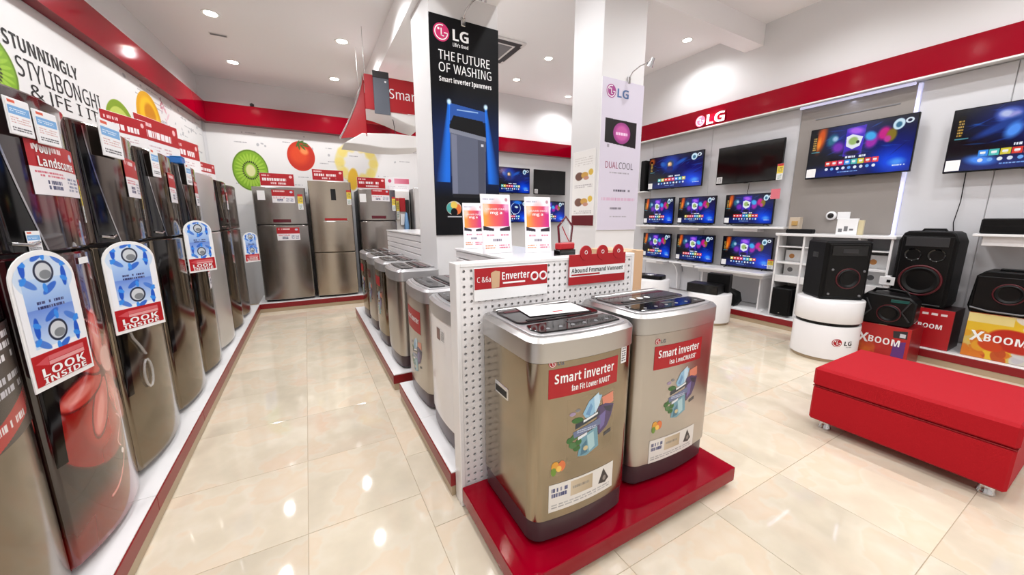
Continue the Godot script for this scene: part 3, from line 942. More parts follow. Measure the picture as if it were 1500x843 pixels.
	p.lines(0.1, 0.08, 0.8, 0.12, 4, Color(0.80, 0.78, 0.76), 0.4)
	for y in [0.33, 0.68]:
		p.ell(0.3, y, 0.18, 0.055, Color(0.45, 0.32, 0.28), 0, 0.2)
		p.ell(0.55, y - 0.01, 0.16, 0.04, Color(0.80, 0.62, 0.30), 0, 0.2)
		p.ell(0.82, y - 0.04, 0.1, 0.04, Color(0.86, 0.72, 0.30), 0, 0.2)
		p.ell(0.62, y + 0.03, 0.12, 0.025, Color(0.75, 0.55, 0.48), 0, 0.2)
		p.lines(0.1, y + 0.11, 0.8, 0.05, 2, Color(0.70, 0.68, 0.68), 0.5)
	p.rect(0.0, 0.86, 1, 0.14, Color(0.38, 0.05, 0.10))
	M.poster_small = printed(p, 0.35)
	# counter standee: white with an orange to magenta burst
	p = P.new(96, 176, Color(0.92, 0.91, 0.93), 110)
	p.grad(0.06, 0.16, 0.88, 0.38, Color(0.93, 0.62, 0.22), Color(0.76, 0.12, 0.52), true)
	p.ell(0.5, 0.32, 0.2, 0.2, Color(0.90, 0.32, 0.34), 0, 0.9, 0, 0.5)
	p.ell(0.14, 0.22, 0.12, 0.1, Color(0.93, 0.87, 0.86), 0, 0.8, 0, 0.7)
	p.ell(0.88, 0.2, 0.12, 0.08, Color(0.93, 0.87, 0.9), 0, 0.8, 0, 0.7)
	p.poly([[0.04, 0.53], [0.4, 0.58], [0.4, 0.62], [0.04, 0.60]], Color(0.15, 0.12, 0.18))
	p.poly([[0.6, 0.58], [0.96, 0.54], [0.96, 0.62], [0.6, 0.62]], Color(0.15, 0.12, 0.18))
	p.lines(0.06, 0.06, 0.4, 0.04, 1, Color(0.6, 0.6, 0.7), 0.6)
	p.ell(0.86, 0.08, 0.05, 0.03, Color(0.75, 0.55, 0.6))
	p.lines(0.1, 0.67, 0.8, 0.04, 1, Color(0.80, 0.45, 0.55), 0.7)
	p.lines(0.35, 0.75, 0.3, 0.05, 1, Color(0.30, 0.25, 0.35), 0.8)
	p.lines(0.08, 0.85, 0.35, 0.08, 2, Color(0.82, 0.5, 0.3), 0.6)
	p.lines(0.55, 0.85, 0.38, 0.08, 2, Color(0.78, 0.3, 0.42), 0.6)
	M.standee = printed(p, 0.35)
	# speaker cartons
	p = P.new(224, 170, Color(0.88, 0.72, 0.18), 120)
	p.rect(0, 0, 0.5, 0.2, Color(0.90, 0.83, 0.55))
	p.splash(26, 0.0, 0.45, 0.6, 1.0, [Color(0.82, 0.45, 0.12), Color(0.86, 0.62, 0.15), Color(0.72, 0.28, 0.12), Color(0.80, 0.70, 0.40)], 0.05, 0.14, 0.15, 0.9)
	p.splash(14, 0.6, 0.0, 1.0, 0.35, [Color(0.82, 0.80, 0.80), Color(0.74, 0.68, 0.70), Color(0.88, 0.86, 0.86)], 0.06, 0.14, 0.15, 0.9)
	p.splash(18, 0.62, 0.55, 1.0, 1.0, [Color(0.80, 0.80, 0.80), Color(0.70, 0.72, 0.75), Color(0.55, 0.35, 0.42), Color(0.32, 0.20, 0.48)], 0.04, 0.12, 0.15, 0.9)
	p.ell(0.55, 0.52, 0.3, 0.24, Color(0.72, 0.16, 0.10), 0.2, 0.15)
	p.ell(0.92, 0.58, 0.16, 0.2, Color(0.32, 0.16, 0.46), 0.1, 0.15)
	p.ell(0.3, 0.68, 0.14, 0.12, Color(0.78, 0.26, 0.10), 0.3, 0.2)
	M.carton_yellow = printed(p, 0.3)
	p = P.new(224, 190, Color(0.68, 0.10, 0.10), 122)
	p.splash(10, 0.0, 0.5, 0.5, 1.0, [Color(0.80, 0.42, 0.14), Color(0.74, 0.26, 0.12), Color(0.72, 0.16, 0.12)], 0.06, 0.16, 0.4, 0.7)
	p.ell(0.05, 0.5, 0.12, 0.4, Color(0.62, 0.36, 0.16), 0, 0.5, 0, 0.8)
	p.poly([[0.74, 0.4], [0.94, 0.34], [0.94, 1], [0.72, 1]], Color(0.36, 0.16, 0.46))
	p.poly([[0.70, 0.1], [0.94, 0.06], [0.95, 0.26], [0.72, 0.28]], Color(0.14, 0.13, 0.16))
	p.rect(0.82, 0.14, 0.1, 0.1, Color(0.78, 0.78, 0.8))
	p.ell(0.1, 0.1, 0.035, 0.04, Color(0.45, 0.45, 0.55))
	M.carton_orange = printed(p, 0.3)
	p = P.new(200, 190, Color(0.66, 0.07, 0.11), 124)
	p.ell(0.2, 0.1, 0.5, 0.3, Color(0.72, 0.14, 0.15), 0, 0.8, 0, 0.6)
	for i in 3:
		p.rect(0.56 + i * 0.13, 0.1, 0.09, 0.06, Color(0.90, 0.84, 0.84))
	p.rect(0.12, 0.88, 0.22, 0.025, Color(0.85, 0.75, 0.75))
	M.carton_red = printed(p, 0.3)
	# fruit murals
	p = P.new(1024, 256, Color(0.905, 0.895, 0.89), 130)
	mural_marks(p, 0.05, 0.05, 0.95, 0.85, 60)
	kiwi(p, 0.118, 0.55, 0.056, 0.265)
	tomato(p, 0.29, 0.32, 0.048, 0.2)
	p.ell(0.495, 0.36, 0.084, 0.3, Color(0.90, 0.83, 0.50), 0, 0.08, 0.62, 0.8)
	for k in 10:
		var a := TAU * k / 10
		p.ell(0.495 + cos(a) * 0.066, 0.36 + sin(a) * 0.235, 0.02, 0.06, Color(0.93, 0.84, 0.42), a, 0.4, 0, 0.6)
	p.ell(0.475, 0.6, 0.02, 0.16, Color(0.88, 0.70, 0.2), 0.1, 0.2)
	M.mural_back = printed(p, 0.4)
	p = P.new(1200, 256, Color(0.905, 0.895, 0.89), 131)
	mural_marks(p, 0.60, 0.02, 0.99, 0.8, 110)
	M.mural_left = printed(p, 0.4)
	M.mural_left_p = p

func mural_marks(p: P, x0: float, y0: float, x1: float, y1: float, k: int) -> void:
	for i in k:
		var x := p.rng.randf_range(x0, x1)
		var y := p.rng.randf_range(y0, y1)
		if p.rng.randf() < 0.5:
			p.lines(x, y, p.rng.randf_range(0.02, 0.06), 0.022, 1, Color(0.62, 0.61, 0.62), 0.5)
		else:
			p.ell(x, y, p.rng.randf_range(0.002, 0.006), p.rng.randf_range(0.008, 0.02), Color(0.70, 0.70, 0.71), p.rng.randf() * 3.0, 0.3)

func kiwi(p: P, cx: float, cy: float, rx: float, ry: float) -> void:
	p.ell(cx, cy, rx, ry, Color(0.38, 0.52, 0.10))
	p.ell(cx, cy, rx * 0.93, ry * 0.93, Color(0.50, 0.68, 0.13))
	for k in 26:
		var a := TAU * k / 26
		p.ell(cx + cos(a) * rx * 0.62, cy + sin(a) * ry * 0.62, rx * 0.24, ry * 0.05, Color(0.62, 0.78, 0.25), atan2(sin(a), cos(a)), 0.4)
	for k in 26:
		var a := TAU * (k + 0.5) / 26
		p.ell(cx + cos(a) * rx * 0.42, cy + sin(a) * ry * 0.42, rx * 0.05, ry * 0.03, Color(0.10, 0.11, 0.05), a)
	p.ell(cx, cy, rx * 0.27, ry * 0.3, Color(0.86, 0.86, 0.62), 0, 0.3)

func tomato(p: P, cx: float, cy: float, rx: float, ry: float) -> void:
	p.ell(cx, cy, rx, ry, Color(0.76, 0.16, 0.07))
	p.ell(cx - rx * 0.15, cy - ry * 0.1, rx * 0.66, ry * 0.66, Color(0.85, 0.27, 0.10), 0, 0.6)
	p.ell(cx + rx * 0.25, cy - ry * 0.35, rx * 0.3, ry * 0.22, Color(0.92, 0.55, 0.32), 0.3, 0.7)
	for k in 6:
		var a := TAU * k / 6 + 0.3
		p.ell(cx + rx * 0.1 + cos(a) * rx * 0.28, cy - ry * 0.78 + sin(a) * ry * 0.16, rx * 0.26, ry * 0.06, Color(0.24, 0.40, 0.12), a * 0.6)

# ---------------------------------------------------------------- room shell
func wall_x(z: float) -> float:
	return -1.285 - 0.085 * (z + 7.65)

func slant(off0: float, off1: float, z0: float, z1: float) -> PackedVector2Array:
	return PackedVector2Array([Vector2(wall_x(z0) + off0, z0), Vector2(wall_x(z1) + off0, z1), Vector2(wall_x(z1) + off1, z1), Vector2(wall_x(z0) + off1, z0)])

func left_frame() -> Callable:
	return flat(Vector3(-1.935, 0, 0), Vector3(0.085, 0, -1).normalized(), Vector3.UP)

func room() -> void:
	var g := G.new()
	g.bb(-2.4, -0.15, -7.9, 6.4, -0.003, 3.0)
	var fl := struct("floor", g, M.grout, "cream polished stone floor laid in large square tiles")
	var xs := [-0.78, -0.12, 0.41, 1.07, 1.67, 2.27, 2.87, 3.47, 4.07, 4.67, 5.27, 5.52]
	var k := 0
	for i in xs.size() - 1:
		var w: float = xs[i + 1] - xs[i]
		var tg := G.new()
		tg.box(Vector3(0, -0.004, 0), Vector3(w - 0.0022, 0.008, 0.5978), 0.001)
		var tm := tg.mesh()
		var z: float = -1.75 - 9 * 0.6 if xs[i] < 0.4 else -0.3 - 12 * 0.6
		while z < 2.7:
			var o := put(fl, "floor_tile", tm, M.tiles[(k * 7 + i * 3) % 4])
			o.position = Vector3((xs[i] + xs[i + 1]) / 2, 0, z + 0.3)
			z += 0.6
			k += 1
	g = G.new()
	g.prism(slant(-0.15, 0.0, -7.8, 3.0), -0.1, 4.4)
	struct("wall_left", g, M.wall, "white wall behind the long fridge row, covered with a fruit print")
	g = G.new()
	g.bb(-2.3, -0.1, -7.8, 6.3, 4.4, -7.65)
	struct("wall_back", g, M.wall, "white end wall behind the steel fridges")
	g = G.new()
	g.bb(6.05, -0.1, -7.7, 6.25, 4.4, 3.0)
	g.bb(5.95, 2.945, -7.65, 6.06, 4.4, 3.0)
	var wr := struct("wall_right", g, M.wall, "white panelled wall carrying the televisions")
	g = G.new()
	g.bb(-2.6, -0.1, 2.75, 6.3, 4.4, 2.95)
	struct("wall_front", g, M.wall, "white wall on the entrance side of the showroom")
	g = G.new()
	g.bb(-2.5, 3.63, -7.7, 1.0, 3.75, 2.9)
	struct("ceiling", g, M.ceiling, "low cream ceiling strip above the fridge aisle")
	g = G.new()
	g.bb(1.5, 4.18, -7.7, 6.3, 4.3, 2.9)
	struct("ceiling", g, M.ceiling, "high cream ceiling over the television side")
	g = G.new()
	g.bb(0.97, 3.31, -7.66, 1.65, 4.25, 2.8)
	struct("trim_1", g, M.ceiling, "long boxed ceiling beam running above the washing machine island")
	g = G.new()
	g.bb(3.0, 3.9, -3.56, 5.96, 4.2, -3.3)
	struct("trim_2", g, M.ceiling, "cross beam between the white column and the television wall")
	# red fascia bands with a pale lower lip
	g = G.new()
	g.prism(slant(-0.02, 0.1, -7.5, 2.7), 2.94, 3.23)
	struct("trim_3", g, M.red_gloss, "glossy red fascia band above the fridge row")
	g = G.new()
	g.bb(-1.25, 2.94, -7.66, 5.9, 3.23, -7.5, 0.004)
	struct("trim_4", g, M.red_gloss, "glossy red fascia band across the end wall")
	g = G.new()
	g.bb(5.86, 2.945, -7.5, 5.96, 3.23, 2.7, 0.004)
	struct("trim_5", g, M.red_gloss, "glossy red fascia band along the television wall")
	g = G.new()
	g.bb(5.855, 2.928, -7.5, 5.9, 2.944, 2.7)
	struct("trim_6", g, M.white, "thin white lip under the red band of the television wall")
	# wall panels of the television wall; the grey one stands a little proud
	for e in [[-7.6, -6.4], [-6.395, -5.2], [-5.195, -4.0], [-3.995, -2.735], [-1.60, -0.98], [-0.975, 0.2], [0.205, 1.4], [1.405, 2.7]]:
		g = G.new()
		g.bb(6.03, 0.16, e[0], 6.052, 2.935, e[1], 0.004)
		part(wr, "wall_panel", g, M.panel)
	g = G.new()
	g.bb(6.0, 0.16, -2.72, 6.05, 2.92, -1.635, 0.003)
	part(wr, "wall_panel", g, M.grey_panel, "warm grey panel behind the middle television")
	g = G.new()
	g.bb(5.995, 2.50, -2.5, 6.0, 2.505, -1.8)
	for e in [[-2.55, -1.75]]:
		var h := G.new()
		h.bb(5.994, 2.735, e[0], 6.001, 2.75, e[1], 0.002)
		part(wr, "panel_slot", h, M.mid_grey, "narrow dark slot across the grey panel")
	# light strip beside and over the grey panel
	var led := thing("led_strip_light", "thin bluish light strip edging the grey wall panel", "light strip", Vector3(5.99, 0, 0))
	g = G.new()
	g.bb(0.01, 1.0, -1.632, 0.05, 2.92, -1.603)
	part(led, "glow_strip", g, M.led)
	g = G.new()
	g.bb(-0.06, 2.90, -2.72, -0.03, 2.927, -1.64)
	part(led, "glow_strip", g, M.led)
	for e in [[Vector3(-0.08, 2.88, -2.18), Vector3(-90, 0, 0), Vector2(1.0, 0.04)], [Vector3(-0.02, 2.0, -1.617), Vector3(0, 90, 0), Vector2(0.03, 1.8)]]:
		var al := AreaLight3D.new()
		al.name = "strip_light"
		al.area_size = e[2]
		al.light_energy = 0.06
		al.light_color = Color(0.85, 0.87, 1.0)
		al.shadow_enabled = true
		led.add_child(al, true)
		al.position = e[0]
		al.rotation_degrees = e[1]

# plinth: pale toe, red edge, white boards on top split along z or x
func plinth(label: String, x0: float, x1: float, z0: float, z1: float, along_z: bool, step: float) -> Node3D:
	var o := thing("display_plinth", label, "plinth", Vector3((x0 + x1) / 2, 0, (z0 + z1) / 2))
	var hx := (x1 - x0) / 2
	var hz := (z1 - z0) / 2
	var g := G.new()
	g.bb(-hx + 0.006, 0.001, -hz + 0.006, hx - 0.006, 0.058, hz - 0.006)
	part(o, "toe_board", g, M.tan)
	var long := hz if along_z else hx
	var a := -long
	while a < long - 0.05:
		var b := minf(a + step, long)
		g = G.new()
		var d := G.new()
		if along_z:
			g.bb(-hx, 0.06, a + 0.001, hx, 0.136, b - 0.001, 0.002)
			d.bb(-hx + 0.004, 0.137, a + 0.0015, hx - 0.004, 0.146, b - 0.0015, 0.002)
		else:
			g.bb(a + 0.001, 0.06, -hz, b - 0.001, 0.136, hz, 0.002)
			d.bb(a + 0.0015, 0.137, -hz + 0.004, b - 0.0015, 0.146, hz - 0.004, 0.002)
		part(o, "red_edge_board", g, M.red_matt)
		part(o, "deck_board", d, M.gloss_white)
		a = b
	return o

# ---------------------------------------------------------------- fridges
func bow(x: float, w: float, b: float, r: float) -> float:
	var s := 2.0 * x / w
	var z := b * (1.0 - s * s)
	var e := absf(x) - (w / 2 - r)
	if e > 0.0:
		z -= r * (1.0 - sqrt(maxf(0.0, 1.0 - (e / r) * (e / r))))
	return z

func door_mesh(w: float, y0: float, y1: float, zb: float, b: float, r := 0.018) -> G:
	var xs := []
	for i in 5:
		xs.append(-w / 2 + r * (1.0 - cos(PI / 2 * i / 4)))
	for i in range(1, 14):
		xs.append(lerpf(-w / 2 + r, w / 2 - r, i / 14.0))
	for i in 5:
		xs.append(w / 2 - r * (1.0 - cos(PI / 2 * (4 - i) / 4)))
	var g := G.new()
	var e := 0.0005
	var k := xs.size()
	for i in k - 1:
		var q := []
		for x in [xs[i], xs[i + 1]]:
			var xa := clampf(x - e, -w / 2, w / 2)
			var xb := clampf(x + e, -w / 2, w / 2)
			var m := Vector3(-(bow(xb, w, b, r) - bow(xa, w, b, r)), 0, xb - xa).normalized()
			q.append([x, bow(x, w, b, r), m])
		var a: Array = q[0]
		var c: Array = q[1]
		var c0 := 0.008
		g.quadn(Vector3(a[0], y0 + c0, a[1]), Vector3(c[0], y0 + c0, c[1]), Vector3(c[0], y1 - c0, c[1]), Vector3(a[0], y1 - c0, a[1]), a[2], c[2], c[2], a[2], a[0] / w + 0.5, c[0] / w + 0.5)
		for s in [[y1 - c0, y1, Vector3.UP, 0.0], [y0 + c0, y0, Vector3.DOWN, 1.0]]:
			var na: Vector3 = (a[2] + s[2]).normalized()
			var nc: Vector3 = (c[2] + s[2]).normalized()
			g.quadn(Vector3(a[0], s[0], a[1]), Vector3(c[0], s[0], c[1]), Vector3(c[0], s[1], c[1] - c0), Vector3(a[0], s[1], a[1] - c0), na, nc, nc, na, a[0] / w + 0.5, c[0] / w + 0.5, s[3], s[3])
			g.quadn(Vector3(a[0], s[1], a[1] - c0), Vector3(c[0], s[1], c[1] - c0), Vector3(c[0], s[1], zb), Vector3(a[0], s[1], zb), s[2], s[2], s[2], s[2], 0, 0, s[3], s[3])
	for s in [-1.0, 1.0]:
		var ze := bow(w / 2, w, b, r)
		g.oquad(Vector3(s * w / 2, y0, zb), Vector3(s * w / 2, y0, ze), Vector3(s * w / 2, y1, ze), Vector3(s * w / 2, y1, zb), Vector3(0, (y0 + y1) / 2, zb))
	g.oquad(Vector3(-w / 2, y0, zb), Vector3(w / 2, y0, zb), Vector3(w / 2, y1, zb), Vector3(-w / 2, y1, zb), Vector3(0, (y0 + y1) / 2, 0))
	return g

func strip(parent: Node, called: String, f: Callable, xl: Callable, xr: Callable, y0: float, y1: float, k: int, mt: Material, lift: float, nx := 3) -> void:
	var g := G.new()
	var f2 := func(u: float, y: float, l: float) -> Vector3:
		return f.call(lerpf(xl.call(y), xr.call(y), u), y, l)
	g.sheet(f2, 0.0, y0, 1.0, y1, nx, k, lift)
	part(parent, called, g, mt)

# origin at the middle of the base, under the door edges; faces +z
func fridge(label: String, at: Vector3, turn: float, w: float, depth: float, h: float, split: float, top_freezer: bool, dm: Material, um: Material, bm: Material, b: float, group := "") -> Dictionary:
	var o := thing("refrigerator", label, "refrigerator", at, turn, group)
	var g := G.new()
	g.bb(-w / 2 + 0.004, 0.035, -depth, w / 2 - 0.004, h - 0.012, -0.06, 0.004)
	part(o, "cabinet_body", g, bm)
	g = G.new()
	g.bb(-w / 2 + 0.02, 0.001, -depth + 0.03, w / 2 - 0.02, 0.034, -0.05)
	part(o, "base_grille", g, M.black)
	var lo := part(o, "fridge_door" if top_freezer else "freezer_door", door_mesh(w, 0.03, split - 0.006, -0.055, b), dm)
	var hi := part(o, "freezer_door" if top_freezer else "fridge_door", door_mesh(w, split + 0.006, h, -0.055, b), um)
	g = G.new()
	g.bb(w / 2 - 0.09, h - 0.0115, -0.12, w / 2 - 0.02, h - 0.001, -0.06, 0.002)
	part(o, "hinge_cap", g, M.body_dark)
	var f := func(x: float, y: float, l: float) -> Vector3:
		return Vector3(x, y, bow(clampf(x, -w / 2, w / 2), w, b, 0.018) + l)
	return {"o": o, "f": f, "lo": lo, "hi": hi, "w": w, "h": h, "split": split}

# dark grip panel, chrome arc and pocket of the curved doors
func arc_handle(d: Dictionary) -> void:
	var w: float = d.w
	var y0: float = d.split + 0.012
	var y1: float = d.h - 0.02
	var arc := func(y: float) -> float:
		var s := (y - y0) / (y1 - y0)
		return -w / 2 + 0.05 + 0.105 * pow(clampf(1.0 - s, 0.0, 2.0), 1.6)
	strip(d.hi, "grip_panel", d.f, func(_y: float) -> float: return -w / 2 + 0.012, arc, y0, y1, 12, M.black_gloss, 0.0012, 4)
	strip(d.hi, "chrome_arc", d.f, arc, func(y: float) -> float: return arc.call(y) + 0.007, y0, y1, 14, M.chrome, 0.003, 1)
	var g := G.new()
	g.tube([d.f.call(-w / 2 + 0.035, y0 + 0.03, 0.004), d.f.call(-w / 2 + 0.08, y0 + 0.022, 0.016), d.f.call(-w / 2 + 0.125, y0 + 0.03, 0.004)], 0.006, 6)
	part(d.hi, "pull_handle", g, M.chrome)
	var lower := func(y: float) -> float:
		var s: float = clampf((d.split - 0.012 - y) / 0.75, 0.0, 1.0)
		return -w / 2 + 0.05 + 0.105 * pow(clampf(1.0 - s, 0.0, 2.0), 1.6)
	strip(d.lo, "grip_panel", d.f, func(_y: float) -> float: return -w / 2 + 0.012, lower, d.split - 0.75, d.split - 0.012, 12, M.black_gloss, 0.0012, 4)

func sticker(d: Dictionary, host: String, called: String, x: float, y: float, w: float, h: float, mt: Material, label := "") -> void:
	decal(d[host], called, d.f, x, y, w, h, mt, 0.004, 6, 2, label)

func board(called: String, label: String, category: String, at: Vector3, turn: float, w: float, h: float, mt: Material, tilt := 0.0, group := "") -> Node3D:
	# a stiff printed card with a fold-out foot, standing on its lower edge
	var o := thing(called, label, category, at, turn, group)
	var g := G.new()
	g.bb(-w / 2, 0.0, -0.004, w / 2, h, 0.0, 0.001)
	var c := part(o, "card", g, M.paper)
	decal(c, "print", front(0.0), -w / 2 + 0.002, 0.002, w - 0.004, h - 0.004, mt, 0.0008)
	g = G.new()
	g.quad(Vector3(-0.02, 0.0, -0.05), Vector3(0.02, 0.0, -0.05), Vector3(0.02, h * 0.7, -0.004), Vector3(-0.02, h * 0.7, -0.004))
	part(o, "strut", g, M.paper)
	o.rotation_degrees.x = tilt
	return o

func hanger(at: Vector3, turn: float, label: String, hook: Vector3, s := 1.0) -> void:
	var w := 0.26 * s
	var h := 0.47 * s
	var o := thing("hanging_sign", label, "sign", at, turn, "door hangers on the fridges")
	var p := PackedVector2Array([Vector2(-w / 2, 0), Vector2(w / 2, 0), Vector2(w / 2, h - 0.1 * s)])
	for i in range(1, 13):
		var a := PI * i / 13
		p.append(Vector2(cos(a) * w / 2, h - 0.1 * s + sin(a) * 0.1 * s))
	p.append(Vector2(-w / 2, h - 0.1 * s))
	var g := G.new()
	g.plate(p, -0.004, 0.0)
	var c := part(o, "card", g, M.paper)
	var q := G.new()
	var n3 := Vector3(0, 0, 1)
	var k := 0.93
	var mid := Vector2(0, h * 0.5)
	for i in range(p.size()):
		var a := mid + (p[i] - mid) * k
		var b := mid + (p[(i + 1) % p.size()] - mid) * k
		q.tri(Vector3(mid.x, mid.y, 0.001), Vector3(a.x, a.y, 0.001), Vector3(b.x, b.y, 0.001), n3, n3, n3, Vector2(mid.x / w + 0.5, 1 - mid.y / h), Vector2(a.x / w + 0.5, 1 - a.y / h), Vector2(b.x / w + 0.5, 1 - b.y / h))
	part(c, "print", q, M.hanger)
	letters(c, "LOOK", front(0), -w * 0.36, h * 0.093, w * 0.72, h * 0.062, M.text_white, 0.002)
	letters(c, "INSIDE", front(0), -w * 0.36, h * 0.04, w * 0.72, h * 0.045, M.text_white, 0.002)
	# clear strap that ties it to the door
	g = G.new()
	g.tube([Vector3(0, h - 0.03, -0.004), Vector3(0, h - 0.01, -0.02), o.to_local(hook)], 0.003, 5)
	part(o, "clear_strap", g, M.clear)

func left_side() -> void:
	plinth("long white topped plinth with red edge under the curved door fridges", -1.27, -0.745, -6.78, 1.6, true, 0.92)
	# printed wall lining above the fridges
	var lf := left_frame()
	var wl := thing("wall_mural", "white fruit print with black slogan on the wall above the fridge row", "wall print", Vector3.ZERO)
	var p: P = M.mural_left_p
	# the print spans 2.0 to 7.6 m along the wall and 1.85 to 2.93 m up
	kiwi(p, (3.70 - 2.0) / 5.6, (2.93 - 2.38) / 1.08, 0.042, 0.22)
	p.ell((5.2 - 2.0) / 5.6, (2.93 - 2.33) / 1.08, 0.048, 0.24, Color(0.50, 0.62, 0.12))
	p.ell((5.19 - 2.0) / 5.6, (2.93 - 2.31) / 1.08, 0.040, 0.20, Color(0.74, 0.80, 0.36))
	p.ell((5.85 - 2.0) / 5.6, (2.93 - 2.56) / 1.08, 0.052, 0.27, Color(0.86, 0.62, 0.03))
	p.ell((5.86 - 2.0) / 5.6, (2.93 - 2.58) / 1.08, 0.040, 0.20, Color(0.93, 0.74, 0.10), 0, 0.2)
	p.ell((5.88 - 2.0) / 5.6, (2.93 - 2.62) / 1.08, 0.024, 0.11, Color(0.80, 0.52, 0.03), 0, 0.3)
	p.splash(10, (6.2 - 2.0) / 5.6, 0.05, (6.6 - 2.0) / 5.6, 0.4, [Color(0.85, 0.55, 0.62), Color(0.88, 0.7, 0.74), Color(0.66, 0.3, 0.36)], 0.006, 0.016, 0.4, 0.7)
	M.mural_left = printed(p, 0.4)
	decal(wl, "printed_sheet", lf, 2.0, 1.85, 5.6, 1.08, M.mural_left, 0.003)
	letters(wl, "STUNNINGLY", lf, 3.88, 2.575, 0.74, 0.095, M.text_black, 0.005)
	letters(wl, "STYLIBONGHI", lf, 3.95, 2.405, 0.93, 0.13, M.text_black, 0.005, false)
	letters(wl, "& JFE I ITE", lf, 4.03, 2.27, 0.88, 0.11, M.text_black, 0.005, false)
	var Y := 0.147
	var list := [
		[-1.10, -1.74, "mirror bronze fridge with a dark spec sticker low on its door", 0.66],
		[-1.775, -2.345, "fridge with a big red flower printed on its dark glass doors", 0.66],
		[-2.38, -3.04, "mirror bronze fridge standing against the flower printed one", 0.64],
		[-3.08, -3.75, "dark mirror fridge between two bronze fridges with a yellow fruit behind it", 0.62],
		[-3.79, -4.39, "dark fridge with blue capped top beside the plain silver fridge", 0.58],
		[-4.45, -5.15, "plain pale silver fridge with smooth doors in the curved door row", 0.53],
		[-5.20, -5.82, "narrow dark fridge with chrome arc between the two silver ones", 0.48],
		[-5.87, -6.50, "grey steel fridge closing the curved door row by the corner", 0.43]]
	var D := []
	for i in list.size():
		var e: Array = list[i]
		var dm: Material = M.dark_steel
		var um: Material = M.upper_steel_darkened
		if i == 1:
			dm = M.floral
			um = M.floral_top
		elif i == 5:
			dm = M.fridge_silver
			um = M.fridge_silver
		elif i == 7:
			dm = M.inox
			um = M.inox
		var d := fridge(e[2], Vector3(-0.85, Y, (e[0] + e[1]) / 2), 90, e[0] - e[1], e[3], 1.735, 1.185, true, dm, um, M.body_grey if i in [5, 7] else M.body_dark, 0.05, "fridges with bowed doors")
		if not i in [5, 7]:
			arc_handle(d)
		D.append(d)
	# notices, labels and film on the doors (x runs towards the far end)
	sticker(D[0], "lo", "spec_sticker", 0.05, 0.66, 0.26, 0.34, M.spec_dark, "dark spec sticker with a red corner")
	sticker(D[1], "hi", "price_notice", -0.13, 1.39, 0.33, 0.185, M.notice0, "red and white price notice")
	letters(D[1].hi, "Your", D[1].f, -0.10, 1.535, 0.09, 0.028, M.text_white, 0.006)
	letters(D[1].hi, "Landscome", D[1].f, -0.09, 1.49, 0.24, 0.036, M.text_white, 0.006)
	sticker(D[1], "hi", "energy_label", 0.215, 1.29, 0.045, 0.18, M.energy)
	sticker(D[1], "hi", "small_label", -0.2, 1.195, 0.05, 0.07, M.price)
	sticker(D[1], "lo", "name_badge", 0.02, 1.13, 0.09, 0.025, M.paper)
	for i in [2, 3, 4, 6]:
		sticker(D[i], "hi", "price_notice", -0.02, 1.42, 0.24, 0.2, M["notice%d" % (i % 3)], "red and white price notice")
		sticker(D[i], "hi", "energy_label", 0.25 if i < 4 else 0.2, 1.3, 0.04, 0.16, M.energy)
	sticker(D[3], "lo", "spec_sticker", 0.16, 0.78, 0.16, 0.26, M.spec_dark)
	sticker(D[4], "lo", "spec_sticker", 0.0, 0.7, 0.2, 0.28, M.notice2)
	sticker(D[5], "hi", "red_tag", 0.05, 1.5, 0.03, 0.08, M.red_print)
	# loose protective film left on the door of the second bronze fridge
	var fm := G.new()
	var fr := RandomNumberGenerator.new()
	fr.seed = 5
	var fpts := []
	for i in 10:
		fpts.append(D[2].f.call(-0.20 + 0.05 * sin(i * 0.8), 1.10 - 0.055 * i, 0.006 + 0.004 * fr.randf()))
	fm.tube(fpts, 0.006, 6)
	var loop := []
	for i in 15:
		var a := TAU * i / 14
		loop.append(D[2].f.call(-0.165 + 0.035 * cos(a), 0.5 + 0.075 * sin(a), 0.008))
	fm.tube(loop, 0.006, 6)
	part(D[2].lo, "loose_film", fm, M.film, "crumpled clear protective film")
	# door hangers
	hanger(Vector3(-0.772, 0.905, -1.79), 80, "blue hanger card reading LOOK INSIDE on the flower printed fridge", Vector3(-0.80, 1.33, -1.86), 0.95)
	hanger(Vector3(-0.725, 0.94, -2.32), 60, "blue hanger card reading LOOK INSIDE on the bronze fridge beside the flower print", Vector3(-0.805, 1.33, -2.5), 0.88)
	hanger(Vector3(-0.735, 1.05, -3.66), 52, "blue hanger card reading LOOK INSIDE on the dark fridge before the plain silver one", Vector3(-0.83, 1.38, -3.7), 0.84)
	hanger(Vector3(-0.67, 0.89, -5.98), 48, "blue hanger card reading LOOK INSIDE on the grey fridge by the corner", Vector3(-0.795, 1.28, -6.12), 0.84)
	# price cards stuck to the upper edge of the doors
	for e in [[D[1], -0.20, 1.575, 0.10, 0.115, "white and blue price card at the edge of the flower printed door"], [D[1], -0.09, 1.565, 0.11, 0.115, "white and blue price card overlapping the red notice on the flower door"], [D[2], -0.22, 1.60, 0.17, 0.17, "white and blue price card on the bronze fridge with loose film"], [D[3], -0.26, 1.57, 0.10, 0.17, "narrow white price card on the dark mirror fridge"], [D[4], -0.2, 1.58, 0.10, 0.16, "narrow white price card on the fridge with blue cap"]]:
		var c := thing("price_card", e[5], "price card", e[0].o.to_global(e[0].f.call(e[1] + e[3] / 2, e[2], 0.02)), 84, "price cards on the bowed doors")
		var cg := G.new()
		cg.bb(-e[3] / 2, 0.0, -0.004, e[3] / 2, e[4], 0.0, 0.001)
		decal(part(c, "card", cg, M.paper), "print", front(0), -e[3] / 2 + 0.002, 0.002, e[3] - 0.004, e[4] - 0.004, M.price, 0.0008)
	# boards standing on the fridge tops
	var ty := Y + 1.735 + 0.001
